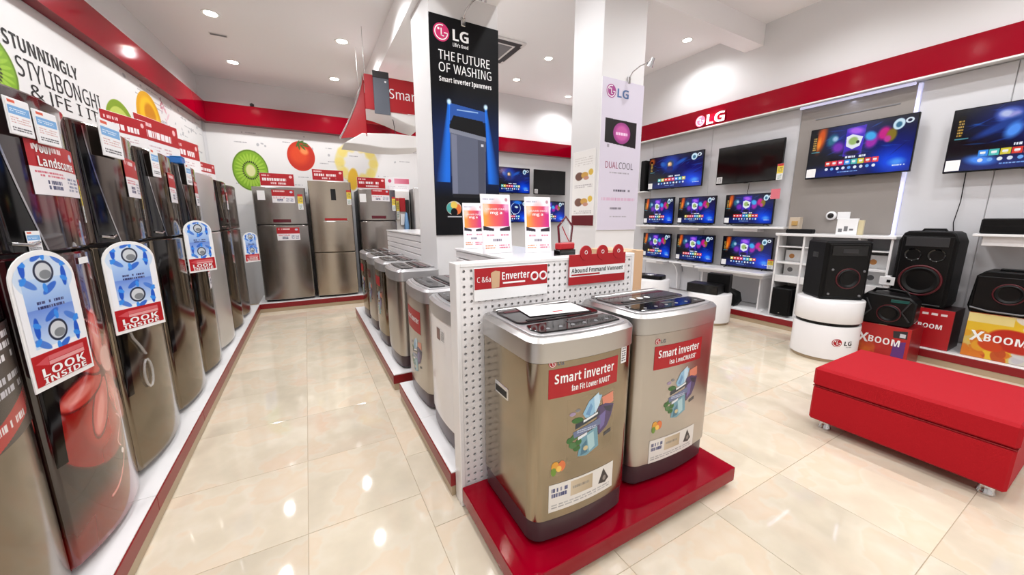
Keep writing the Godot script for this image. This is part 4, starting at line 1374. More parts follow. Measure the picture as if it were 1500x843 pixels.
	var tops := [[-3.42, 0.33, 0.23, "red and white topper board on the dark mirror fridge", 0, 68], [-4.08, 0.52, 0.34, "red and white topper board on the dark fridge beside the silver one", 1, 76], [-4.86, 0.46, 0.33, "red and white topper board on the plain silver fridge", 0, 76], [-5.62, 0.42, 0.22, "red and white topper board on the narrow dark fridge", 1, 76]]
	for e in tops:
		board("topper_sign", e[3], "sign", Vector3(-0.97, ty, e[0]), e[5], e[1], e[2], M["half_topper%d" % e[4]], 0.0, "topper boards on the bowed fridges")
	# blue cap left on the dark fridge
	var bc := thing("packing_cap", "bright blue packing cap left on the dark fridge top edge", "packing cap", Vector3(-0.86, ty, -3.93), 90)
	var bg := G.new()
	bg.bb(-0.05, 0.0, -0.05, 0.05, 0.05, 0.05, 0.006)
	part(bc, "cap", bg, mat(Color(0.16, 0.42, 0.72), 0.4))
	bg = G.new()
	bg.bb(-0.05, 0.0505, -0.02, 0.05, 0.056, 0.05, 0.002)
	part(bc, "fold", bg, mat(Color(0.25, 0.55, 0.80), 0.4))

func back_side() -> void:
	plinth("red edged plinth under the steel fridges at the end wall", -0.765, 1.75, -7.6, -6.80, false, 1.1)
	var wl := thing("wall_mural", "white fruit print with kiwi and tomato on the end wall", "wall print", Vector3.ZERO)
	decal(wl, "printed_sheet", front(-7.648), -1.25, 1.7, 4.4, 1.24, M.mural_back, 0.001)
	var Y := 0.147
	var a := fridge("steel top freezer fridge standing under the kiwi print", Vector3(-0.325, Y, -6.90), 0, 0.71, 0.66, 1.80, 1.225, true, M.inox, M.inox, M.body_dark, 0.05)
	var b := fridge("tall pale steel fridge with black display under the tomato print", Vector3(0.395, Y, -6.90), 0, 0.64, 0.66, 1.92, 0.76, false, M.pale_inox, M.pale_inox, M.body_dark, 0.045)
	var c := fridge("steel top freezer fridge behind the washing machine island", Vector3(1.13, Y, -6.90), 0, 0.62, 0.66, 1.82, 1.285, true, M.inox, M.inox, M.body_dark, 0.05)
	for d in [a, c]:
		sticker(d, "hi", "price_notice", -0.1, 1.56 if d == a else 1.62, 0.3, 0.2, M.notice1)
		sticker(d, "hi", "energy_label", 0.24, 1.46, 0.07, 0.24, M.energy)
		sticker(d, "hi", "small_label", -0.29, 1.6, 0.1, 0.14, M.paper)
		sticker(d, "hi", "brand_strip", -0.12, 1.26 if d == a else 1.32, 0.24, 0.05, M.maroon)
		var g := G.new()
		g.bb(-d.w / 2 + 0.015, d.split - 0.02, -0.01, d.w / 2 - 0.02, d.split + 0.012, 0.012, 0.004)
		part(d.o, "grip_rail", g, M.black)
	sticker(a, "lo", "price_notice", -0.09, 0.98, 0.31, 0.2, M.notice2)
	sticker(b, "hi", "display", 0.0, 1.62, 0.075, 0.18, M.black_gloss, "black door display")
	sticker(b, "hi", "energy_label", 0.24, 1.55, 0.07, 0.24, M.energy)
	sticker(b, "hi", "red_strip", -0.12, 1.29, 0.34, 0.035, M.red_print)
	var hg := G.new()
	hg.tube([b.f.call(-0.14, 1.28, 0.006), b.f.call(-0.13, 1.27, 0.025), b.f.call(0.22, 1.27, 0.025), b.f.call(0.23, 1.28, 0.006)], 0.008, 6)
	part(b.hi, "pull_handle", hg, M.chrome)
	for e in [[a, -0.34, 0.46, 0.22, "red topper board on the fridge under the kiwi", 0], [b, 0.39, 0.47, 0.2, "red topper board on the tall pale steel fridge", 1], [c, 1.07, 0.47, 0.21, "red topper board on the fridge behind the island", 2]]:
		board("topper_sign", e[4], "sign", Vector3(e[1], Y + e[0].h + 0.001 if e[0] != a else Y + e[0].h + 0.001, -7.05), 0, e[2], e[3], M["topper%d" % e[5]], 0, "topper boards on the steel fridges")
	# next fridge half hidden by the column
	var d4 := fridge("pale silver fridge half hidden behind the banner column", Vector3(2.1, 0.001, -6.85), 0, 0.68, 0.7, 2.02, 1.2, true, M.fridge_silver, M.fridge_silver, M.body_grey, 0.03)
	board("topper_sign", "white and pink topper board beside the island fridge", "sign", Vector3(1.56, 1.975, -7.2), 0, 0.42, 0.24, M.topper_pink)
	# narrow sample rack carrying that board
	var o := thing("sample_rack", "narrow white rack with dark, red and blue samples between two fridges", "rack", Vector3(1.6, 0.147, -7.1))
	var g := G.new()
	g.bb(-0.14, 0.0, -0.3, 0.14, 1.827, -0.02, 0.005)
	part(o, "back_box", g, M.white)
	for e in [[-0.12, 1.3, 0.06, 0.4, M.energy], [-0.05, 1.45, 0.1, 0.25, M.red_print], [-0.05, 1.2, 0.1, 0.2, M.paper], [0.06, 1.05, 0.06, 0.62, M.body_dark]]:
		var h := G.new()
		h.bb(e[0], e[1], -0.019, e[0] + e[2], e[1] + e[3], 0.02, 0.004)
		part(o, "sample", h, e[4])
	var bl := G.new()
	bl.lathe(PackedVector2Array([Vector2(0.05, 0.95), Vector2(0.045, 1.2), Vector2(0.02, 1.42), Vector2(0.0, 1.44)]), 10)
	var bs := part(o, "sample", bl, mat(Color(0.45, 0.62, 0.80), 0.5), "pale blue cone shaped sample")
	bs.position = Vector3(0.05, 0, 0.05)

# ---------------------------------------------------------------- washing machines
# origin at the middle of the base; faces +z
func washer(label: String, at: Vector3, turn: float, w: float, d: float, h: float, bm: Material, rm: Material, lm: Material, group: String) -> Dictionary:
	var o := thing("washing_machine", label, "washing machine", at, turn, group)
	var bl := 0.028
	var g := G.new()
	for sx in [-1.0, 1.0]:
		for sz in [-1.0, 1.0]:
			var f := G.new()
			f.xf = Transform3D(Basis.IDENTITY, Vector3(sx * (w / 2 - 0.06), 0, sz * (d / 2 - 0.06)))
			f.lathe(PackedVector2Array([Vector2(0, 0.001), Vector2(0.025, 0.001), Vector2(0.022, 0.014), Vector2(0, 0.014)]), 10)
			part(o, "foot", f, M.black)
	g.prism(rrect(w - 0.012, d - 0.012, 0.05, 5, bl), 0.012, 0.118, 0.006, 0.01)
	part(o, "plinth", g, M.plum)
	g = G.new()
	g.prism(rrect(w, d, 0.05, 5, bl), 0.121, h - 0.105)
	var body := part(o, "body", g, bm)
	g = G.new()
	g.prism(rrect(w + 0.008, d + 0.008, 0.054, 5, bl), h - 0.102, h - 0.008, 0.016)
	part(o, "top_housing", g, rm)
	# flat crown with the lid and the control panel let in
	g = G.new()
	g.prism(rrect(w - 0.05, d - 0.05, 0.04, 5, bl), h - 0.009, h - 0.002, 0.003)
	part(o, "crown", g, M.silver_plastic)
	g = G.new()
	g.prism(rrect(w - 0.085, d - 0.245, 0.03, 4, 0.012, 0, -0.055), h - 0.002, h + 0.006, 0.003)
	var lid := part(o, "lid", g, lm)
	g = G.new()
	g.bb(-w / 2 + 0.07, h + 0.0062, -d / 2 + 0.1, w / 2 - 0.07, h + 0.0072, -d / 2 + 0.118)
	part(lid, "lid_stripe", g, M.maroon)
	g = G.new()
	g.bb(-w / 2 + 0.09, h + 0.0062, d / 2 - 0.205, w / 2 - 0.09, h + 0.009, d / 2 - 0.185, 0.001)
	part(lid, "lid_grip", g, M.black)
	var cp := PackedVector2Array()
	var hw := w / 2 - 0.06
	for i in 13:
		var x := lerpf(-hw, hw, i / 12.0)
		var s := 2.0 * x / w
		cp.append(Vector2(x, d / 2 - 0.05 + bl * (1 - s * s)))
	cp.append(Vector2(hw + 0.015, d / 2 - 0.10))
	cp.append(Vector2(hw, d / 2 - 0.145))
	cp.append(Vector2(-hw, d / 2 - 0.145))
	cp.append(Vector2(-hw - 0.015, d / 2 - 0.10))
	g = G.new()
	g.prism(cp, h - 0.002, h + 0.004, 0.002)
	var ctl := part(o, "control_panel", g, M.black_gloss)
	g = G.new()
	g.bb(-0.03, h + 0.0042, d / 2 - 0.115, 0.05, h + 0.005, d / 2 - 0.085)
	part(ctl, "display", g, M.dark_grey)
	for i in 6:
		g = G.new()
		g.xf = Transform3D(Basis.IDENTITY, Vector3(-hw + 0.05 + i * (2 * hw - 0.1) / 5.0, h + 0.004, d / 2 - 0.065))
		g.lathe(PackedVector2Array([Vector2(0.009, 0), Vector2(0.008, 0.0015), Vector2(0, 0.0015)]), 8)
		part(ctl, "button", g, M.mid_grey)
	g = G.new()
	g.bb(-w / 2 + 0.05, h - 0.002, -d / 2 + 0.03, w / 2 - 0.05, h + 0.012, -d / 2 + 0.065, 0.004)
	part(o, "rear_ridge", g, rm)
	for s in [-1.0, 1.0]:
		g = G.new()
		g.bb(s * w / 2 - 0.004, h * 0.63, -0.075, s * w / 2 + 0.004, h * 0.63 + 0.055, 0.045, 0.003)
		var hd := part(o, "side_handle", g, M.chrome, "chrome framed carrying pocket")
		g = G.new()
		g.bb(s * w / 2 + s * 0.0035, h * 0.63 + 0.01, -0.066, s * w / 2 + s * 0.0046, h * 0.63 + 0.04, 0.036)
		part(hd, "pocket", g, M.black)
	var ff := func(x: float, y: float, l: float) -> Vector3:
		var s := clampf(2.0 * x / w, -1, 1)
		return Vector3(x, y, d / 2 + bl * (1.0 - s * s) + l)
	return {"o": o, "f": ff, "body": body, "lid": lid}

func smart_front(d: Dictionary, dy: float, code: bool, second: String) -> void:
	var f: Callable = d.f
	var b: Node = d.body
	decal(b, "red_label", f, -0.20, 0.655 + dy, 0.345, 0.118, M.red_print, 0.001, 10, 1, "red label with white lettering")
	letters(b, "Smart inverter", f, -0.175, 0.713 + dy, 0.295, 0.042, M.text_white, 0.002)
	letters(b, second, f, -0.10, 0.672 + dy, 0.20, 0.026, M.text_white, 0.002)
	emblem(b, f, -0.185, 0.797 + dy, 0.016, M.red_print, M.text_white, 0.001)
	letters(b, "LG", f, -0.163, 0.787 + dy, 0, 0.018, M.text_grey, 0.001)
	decal(b, "collage_print", f, -0.115, 0.365 + dy, 0.25, 0.27, M.collage, 0.001, 8, 1, "collage of blue cloth, leaves and a dark figure")
	decal(b, "award_badge", f, -0.19, 0.315 + dy, 0.085, 0.07, M.badge, 0.001, 4, 1)
	decal(b, "spec_label", f, -0.19, 0.155 + dy, 0.34, 0.125, M.spec_label, 0.001, 10, 1, "white specification label")
	if code:
		decal(b, "code_label", f, 0.165, 0.73 + dy, 0.035, 0.085, M.codes, 0.001, 2, 1)

func island() -> void:
	plinth("white topped plinth with red edge under the two nearer aisle washers", 0.545, 1.6, -2.87, -1.645, true, 0.62)
	plinth("white topped plinth with red edge under the four farther aisle washers", 0.535, 1.012, -5.85, -3.05, true, 0.95)
	var Y := 0.147
	var grp := "washing machines along the aisle side of the island"
	var A := washer("white washing machine against the perforated end panel", Vector3(0.84, Y, -1.96), -90, 0.56, 0.40, 0.85, M.gloss_white, M.silver_plastic, M.lid_grey, grp)
	decal(A.body, "code_label", A.f, 0.02, 0.62, 0.06, 0.07, M.codes, 0.001, 2, 1)
	decal(A.body, "red_label", A.f, -0.05, 0.62, 0.06, 0.07, M.maroon, 0.001, 2, 1)
	var B := washer("champagne washing machine with red label beside the white one", Vector3(0.84, Y, -2.57), -90, 0.56, 0.40, 0.86, M.soft_silver, M.silver_plastic, M.lid_glass, grp)
	decal(B.body, "red_label", B.f, -0.2, 0.52, 0.36, 0.16, M.red_print, 0.001, 8, 1)
	letters(B.body, "Smart inverter", B.f, -0.17, 0.59, 0.3, 0.045, M.text_white, 0.002)
	decal(B.body, "collage_print", B.f, -0.1, 0.2, 0.27, 0.28, M.collage, 0.001, 6, 1)
	var zs := [-3.39, -4.04, -4.68, -5.30]
	var lab := ["silver washing machine next to the banner column", "champagne washing machine second along the far plinth from the banner column", "silver washing machine third along the far plinth from the banner column", "champagne washing machine at the fridge end of the far plinth"]
	for i in 4:
		var w := washer(lab[i], Vector3(0.815, Y, zs[i]), -90, 0.56, 0.36, 0.89, M.soft_silver if i % 2 == 0 else M.champagne, M.silver_plastic, M.lid_glass, grp)
		if i > 0:
			decal(w.body, "collage_print", w.f, -0.08, 0.3, 0.24, 0.27, M.collage, 0.001, 6, 1)
			decal(w.body, "red_label", w.f, -0.18, 0.62, 0.3, 0.1, M.maroon if i == 2 else M.red_print, 0.001, 6, 1)
	# slatted display spines behind the machines
	for e in [[-2.86, -1.65, 1.22, "white slatted display spine behind the perforated end panel", Y], [-5.8, -3.84, 1.30, "white slatted display spine behind the far washers", 0.001]]:
		var o := thing("gondola_spine", e[3], "display shelf", Vector3(1.325, e[4], (e[0] + e[1]) / 2))
		var hz: float = (e[1] - e[0]) / 2
		var top: float = e[2] - e[4]
		var g := G.new()
		g.bb(-0.245, 0.0, -hz, 0.27, top - 0.022, hz)
		part(o, "core", g, M.shelf_white)
		g = G.new()
		g.bb(-0.275, top - 0.02, -hz - 0.005, 0.28, top, hz + 0.005, 0.004)
		part(o, "top_board", g, M.gloss_white)
		var y := 0.02
		while y < top - 0.06:
			var s := G.new()
			s.bb(-0.268, y, -hz + 0.002, -0.244, minf(y + 0.062, top - 0.024), hz - 0.002, 0.004)
			part(o, "slat", s, M.shelf_white)
			y += 0.07
	# perforated end panel
	var ep := thing("perforated_panel", "white perforated steel end panel behind the two show washers", "display panel", Vector3(1.135, 0, -1.595))
	var pg := G.new()
	var nx := 30
	var ny := 33
	var st := 0.0362
	var r := 0.0075
	var x0 := -nx * st / 2
	var y0 := 0.04
	for j in ny:
		for i in nx:
			var c := Vector2(x0 + (i + 0.5) * st, y0 + (j + 0.5) * st)
			for k in 8:
				var a0 := TAU * k / 8 + PI / 8
				var a1 := TAU * (k + 1) / 8 + PI / 8
				var p := []
				for a in [a0, a1]:
					var dd := Vector2(cos(a), sin(a))
					p.append(c + dd * r)
					p.append(c + dd * (st / 2) / maxf(absf(dd.x), absf(dd.y)))
				pg.tri_out(Vector3(p[0].x, p[0].y, 0.04), Vector3(p[1].x, p[1].y, 0.04), Vector3(p[3].x, p[3].y, 0.04), Vector3.BACK, Vector3.BACK, Vector3.BACK, Vector2.ZERO, Vector2.ZERO, Vector2.ZERO)
				pg.tri_out(Vector3(p[0].x, p[0].y, 0.04), Vector3(p[3].x, p[3].y, 0.04), Vector3(p[2].x, p[2].y, 0.04), Vector3.BACK, Vector3.BACK, Vector3.BACK, Vector2.ZERO, Vector2.ZERO, Vector2.ZERO)
				# wall of the hole
				pg.quad(Vector3(p[0].x, p[0].y, 0.036), Vector3(p[2].x, p[2].y, 0.036), Vector3(p[2].x, p[2].y, 0.04), Vector3(p[0].x, p[0].y, 0.04))
				# square corners left between the octants
				if k % 2 == 0:
					var q := c + Vector2(signf(cos((a0 + a1) / 2)), signf(sin((a0 + a1) / 2))) * st / 2
					pg.tri_out(Vector3(p[1].x, p[1].y, 0.04), Vector3(q.x, q.y, 0.04), Vector3(p[3].x, p[3].y, 0.04), Vector3.BACK, Vector3.BACK, Vector3.BACK, Vector2.ZERO, Vector2.ZERO, Vector2.ZERO)
	part(ep, "perforated_sheet", pg, M.shelf_white)
	var W := nx * st / 2
	var T := y0 + ny * st
	for e in [[-W - 0.022, 0.001, -W, T + 0.02], [W, 0.001, W + 0.022, T + 0.02], [-W, T, W, T + 0.02], [-W, 0.001, W, y0]]:
		pg = G.new()
		pg.bb(e[0], e[1], -0.045, e[2], e[3], 0.044, 0.003)
		part(ep, "frame_rail", pg, M.gloss_white)
	pg = G.new()
	pg.bb(-W, y0, -0.045, W, T, 0.028)
	part(ep, "backing_sheet", pg, M.shelf_white)
	# red platform with the two show washers
	var pf := thing("display_platform", "low glossy red platform under the two show washers", "platform", Vector3(1.25, 0, -1.25))
	var g2 := G.new()
	g2.bb(-0.68, 0.04, -0.295, 0.68, 0.12, 0.285, 0.003)
	part(pf, "red_deck", g2, M.red_gloss)
	g2 = G.new()
	g2.bb(-0.655, 0.001, -0.29, 0.655, 0.039, 0.255)
	part(pf, "toe_board", g2, M.tan)
	var w1 := washer("champagne show washer with white paper on its dark lid", Vector3(0.945, 0.121, -1.306), 0, 0.525, 0.47, 0.905, M.champagne, M.silver, M.lid_glass, "show washers on the red platform")
	smart_front(w1, 0.0, true, "fan Fit Lower KAAIT'")
	var w2 := washer("silver show washer with grey lid beside the champagne one", Vector3(1.585, 0.121, -1.333), 0, 0.60, 0.42, 0.905, M.soft_silver, M.silver, M.lid_grey, "show washers on the red platform")
	smart_front(w2, -0.035, false, "isa LowCMASSI'")
	for i in 3:
		var dg := G.new()
		dg.xf = Transform3D(Basis.IDENTITY, Vector3(-0.10 + i * 0.055, 0.912, -0.02))
		dg.lathe(PackedVector2Array([Vector2(0.017, 0), Vector2(0, 0.0)]), 12)
		part(w2.lid, "print_dot", dg, M.paper)
	var pp := thing("paper_sheet", "white sheet of paper lying on the champagne show washer", "paper", Vector3(0.975, 1.0358, -1.37), -8)
	var pgm := G.new()
	pgm.bb(-0.15, 0.0, -0.085, 0.15, 0.0012, 0.085)
	part(pp, "sheet", pgm, M.paper)
	pgm = G.new()
	pgm.bb(-0.02, 0.0013, 0.04, 0.03, 0.0016, 0.055)
	part(pp, "printed_mark", pgm, M.red_print)
	# cards fixed to the panel
	var sa := thing("panel_sign", "white card with red Enverter heading on the perforated panel", "sign", Vector3(0.86, 1.072, -1.548))
	var s := G.new()
	s.bb(-0.205, 0.0, 0.0, 0.205, 0.157, 0.006, 0.001)
	part(sa, "card", s, M.paper)
	decal(sa, "red_heading", front(0.006), -0.203, 0.055, 0.406, 0.10, M.red_print, 0.0005)
	letters(sa, "Enverter", front(0.006), -0.06, 0.093, 0.155, 0.036, M.text_white, 0.0012)
	letters(sa, "C &6a", front(0.006), -0.19, 0.088, 0.07, 0.026, M.text_white, 0.0012, false)
	s = G.new()
	s.bb(-0.055, 0.073, 0.0066, 0.07, 0.081, 0.0072)
	part(sa, "small_print", s, M.text_white)
	s = G.new()
	s.plate(PackedVector2Array([Vector2(-0.115, 0.056), Vector2(-0.075, 0.058), Vector2(-0.07, 0.135), Vector2(-0.095, 0.14), Vector2(-0.118, 0.13)]), 0.0066, 0.0074)
	part(sa, "picture", s, M.card)
	for i in 2:
		s = G.new()
		s.torus(Vector3(0.125 + i * 0.052, 0.098, 0.0075), 0.019, 0.005, 20, 4)
		part(sa, "white_ring", s, M.text_white)
	var sb := thing("panel_sign", "red card with three round heads above the silver show washer", "sign", Vector3(1.41, 1.10, -1.548))
	s = G.new()
	s.bb(-0.205, 0.0, 0.0, 0.205, 0.165, 0.006, 0.001)
	part(sb, "card", s, M.red_print)
	decal(sb, "white_band", front(0.006), -0.203, 0.045, 0.406, 0.055, M.paper, 0.0005)
	letters(sb, "Abound Fmmand Vannant", front(0.006), -0.19, 0.066, 0.375, 0.026, M.text_black, 0.0012)
	decal(sb, "small_print", front(0.006), -0.19, 0.05, 0.2, 0.009, M.red_print, 0.001)
	for i in 3:
		s = G.new()
		s.xf = Transform3D(Basis(Vector3.RIGHT, PI / 2), Vector3(-0.095 + i * 0.12, 0.172, 0))
		s.lathe(PackedVector2Array([Vector2(0, 0.0015), Vector2(0.04, 0.0015), Vector2(0.04, 0.0085), Vector2(0, 0.0085)]), 24)
		var hd := part(sb, "round_head", s, M.red_print)
		s = G.new()
		s.torus(Vector3(-0.095 + i * 0.12, 0.175, 0.009), 0.009, 0.002, 12, 4)
		part(hd, "white_symbol", s, M.paper)
	# things standing on the spine behind the panel
	var ty := 1.221
	for e in [[Vector3(1.145, ty, -2.26), 0.235, 0.40, 4, "largest orange and pink counter card on the white spine"], [Vector3(1.42, ty, -2.17), 0.20, 0.385, -8, "orange and pink counter card beside the red trophy"], [Vector3(1.165, ty, -2.72), 0.17, 0.36, -10, "small orange and pink counter card against the black banner"]]:
		var bd := board("counter_card", e[4], "sign", e[0], e[3], e[1], e[2], M.standee, -5, "orange and pink counter cards")
		letters(bd.get_node("card"), "mg a", front(0), -e[1] * 0.2, e[2] * 0.65, e[1] * 0.4, e[2] * 0.055, M.text_white, 0.002)
		letters(bd.get_node("card"), "URAWR OMU", front(0), -e[1] * 0.34, e[2] * 0.735, e[1] * 0.68, e[2] * 0.032, M.text_white, 0.002, false)
	var tr := thing("trophy", "five sided clear award with red frame and black base", "trophy", Vector3(1.33, ty, -1.75), 6)
	s = G.new()
	s.bb(-0.062, 0.0, -0.03, 0.062, 0.055, 0.03, 0.004)
	part(tr, "black_base", s, M.black_gloss)
	s = G.new()
	s.bb(-0.06, 0.0555, -0.025, 0.06, 0.095, 0.025, 0.006)
	part(tr, "red_collar", s, M.red_print)
	var pent := [Vector3(-0.045, 0.097, 0), Vector3(-0.056, 0.19, 0), Vector3(0.0, 0.245, 0), Vector3(0.056, 0.19, 0), Vector3(0.045, 0.097, 0)]
	s = G.new()
	s.tube(pent, 0.007, 6)
	part(tr, "red_frame", s, M.maroon)
	s = G.new()
	var pl := PackedVector2Array()
	for q in pent:
		pl.append(Vector2(q.x, q.y))
	s.plate(pl, -0.004, 0.004)
	part(tr, "clear_shield", s, M.clear)
	s = G.new()
	s.tube([Vector3(-0.03, 0.19, 0.005), Vector3(0.0, 0.14, 0.006), Vector3(0.03, 0.1, 0.005)], 0.003, 5)
	part(tr, "ribbon_line", s, M.red_print)
	# carton behind the second show washer
	var ca := thing("carton", "tall plain cardboard carton past the end of the perforated panel", "carton", Vector3(1.945, 0.001, -1.95), 4)
	s = G.new()
	s.bb(-0.1, 0.0, -0.16, 0.1, 1.24, 0.16, 0.004)
	part(ca, "box", s, M.card)
	s = G.new()
	s.bb(-0.02, 1.2405, -0.16, 0.02, 1.2412, 0.16)
	part(ca, "tape", s, M.tan)

func columns() -> void:
	var g := G.new()
	g.bb(1.02, 0.0, -3.79, 1.655, 3.32, -3.25, 0.004)
	struct("column", g, M.wall, "white square column carrying the black washing poster")
	g = G.new()
	g.bb(2.904, 0.0, -3.75, 3.535, 4.19, -3.25, 0.004)
	struct("column", g, M.wall, "white square column carrying the lavender banner")
	var b := thing("banner", "tall black poster of a washing machine in blue light on the column", "poster", Vector3(1.337, 1.31, -3.249))
	g = G.new()
	g.bb(-0.318, 0.0, 0.0, 0.318, 1.805, 0.012, 0.001)
	part(b, "board", g, M.black)
	var f := front(0.012)
	decal(b, "print", f, -0.317, 0.001, 0.634, 1.803, M.poster_black, 0.0006)
	emblem(b, f, -0.215, 1.675, 0.07, mat(Color(0.78, 0.16, 0.40), 0.4), M.text_white, 0.0012)
	letters(b, "L", f, -0.115, 1.635, 0.055, 0.085, M.text_white, 0.0015)
	letters(b, "G", f, -0.05, 1.635, 0.08, 0.085, M.text_white, 0.0015)
	letters(b, "Life's Good", f, -0.115, 1.588, 0.14, 0.03, M.text_white, 0.0015)
	for e in [["THE", -0.245, 1.47, 0.145], ["FUTURE", -0.075, 1.47, 0.305], ["OF", -0.245, 1.375, 0.10], ["WASHING", -0.115, 1.375, 0.36]]:
		letters(b, e[0], f, e[1], e[2], e[3], 0.072, M.text_white, 0.0015, false)
	letters(b, "Smart inverter Ipunrners", f, -0.245, 1.285, 0.49, 0.055, M.text_white, 0.0015)
	decal(b, "code_print", f, 0.16, 0.285, 0.09, 0.06, M.codes, 0.0012)
	var l := thing("banner", "lavender banner reading DUALCOOL on the white column", "poster", Vector3(3.219, 1.33, -3.249))
	g = G.new()
	g.bb(-0.315, 0.0, 0.0, 0.315, 1.63, 0.012, 0.001)
	part(l, "board", g, M.paper)
	decal(l, "print", f, -0.314, 0.001, 0.628, 1.628, M.poster_lavender, 0.0006)
	emblem(l, f, -0.185, 1.50, 0.07, mat(Color(0.62, 0.24, 0.52), 0.4), M.text_white, 0.0012)
	for e in [["L", -0.095, 0.065], ["G", -0.018, 0.095]]:
		letters(l, e[0], f, e[1], 1.45, e[2], 0.09, mat(Color(0.30, 0.42, 0.62), 0.4), 0.0015)
	letters(l, "DUAL", f, -0.225, 0.695, 0.19, 0.072, mat(Color(0.55, 0.12, 0.30), 0.4), 0.0015, false)
	letters(l, "COOL", f, -0.02, 0.695, 0.225, 0.072, mat(Color(0.28, 0.26, 0.30), 0.4), 0.0015, false)
	var s := thing("leaflet_poster", "narrow white leaflet poster with food pictures on the column side", "poster", Vector3(2.903, 1.38, -3.49), -90)
	g = G.new()
	g.bb(-0.2, 0.0, 0.0, 0.2, 0.86, 0.006, 0.001)
	part(s, "board", g, M.paper)
	decal(s, "print", front(0.006), -0.199, 0.001, 0.398, 0.858, M.poster_small, 0.0006)
	# swan-neck lamps over both banners, switched off
	for e in [[Vector3(1.32, 3.10, -3.249), "chrome swan neck lamp above the black poster"], [Vector3(3.29, 2.975, -3.249), "chrome swan neck lamp above the lavender banner"]]:
		var o := thing("picture_lamp", e[1], "lamp", e[0])
		var q := G.new()
		q.bb(-0.02, -0.03, 0.0, 0.02, 0.04, 0.02, 0.004)
		part(o, "wall_mount", q, M.chrome)
		q = G.new()
		q.tube([Vector3(0, 0.03, 0.02), Vector3(0.01, 0.08, 0.05), Vector3(0.04, 0.12, 0.12), Vector3(0.08, 0.14, 0.2)], 0.007, 8)
		part(o, "arm", q, M.chrome)
		q = G.new()
		q.xf = Transform3D(Basis(Vector3.RIGHT, 0.6), Vector3(0.09, 0.13, 0.23))
		q.lathe(PackedVector2Array([Vector2(0.0, 0.045), Vector2(0.018, 0.045), Vector2(0.022, 0.02), Vector2(0.04, -0.04), Vector2(0.036, -0.038), Vector2(0.0, -0.03)]), 16)
		part(o, "lamp_head", q, M.chrome)

# ---------------------------------------------------------------- televisions
func television(label: String, at: Vector3, turn: float, w: float, h: float, screen: Material, feet: bool, group: String) -> Node3D:
	# origin at the middle of the lower edge of the front; the set reaches back along -z
	var o := thing("television", label, "television", at, turn, group)
	var g := G.new()
	g.bb(-w / 2, 0.0, -0.035, w / 2, h, 0.0, 0.004)
	part(o, "casing", g, M.black)
	g = G.new()
	g.bb(-w * 0.3, h * 0.15, -0.075, w * 0.3, h * 0.7, -0.034, 0.006)
	part(o, "rear_housing", g, M.black)
	decal(o, "screen", front(0.0), -w / 2 + 0.008, 0.014, w - 0.016, h - 0.022, screen, 0.0006)
	decal(o, "label_sticker", front(0.0), -w / 2 + 0.012, 0.02, h * 0.16, h * 0.17, M.codes if screen == M.black_gloss else M.paper, 0.0014)
	g = G.new()
	g.bb(-0.03, -0.006, -0.012, 0.03, 0.001, 0.002, 0.001)
	part(o, "sensor_bar", g, M.black)
	if feet:
		for s in [-1.0, 1.0]:
			g = G.new()
			g.tube([Vector3(s * w * 0.36, 0.004, -0.02), Vector3(s * w * 0.38, -0.014, 0.05)], 0.006, 6)
			g.tube([Vector3(s * w * 0.36, 0.004, -0.02), Vector3(s * w * 0.38, -0.014, -0.1)], 0.006, 6)
			part(o, "foot", g, M.black)
	else:
		g = G.new()
		var back := 0.098 if label.contains("grey panel") else 0.127
		g.bb(-0.12, h * 0.3, -back, 0.12, h * 0.6, -0.074)
		part(o, "wall_bracket", g, M.dark_grey)
	return o

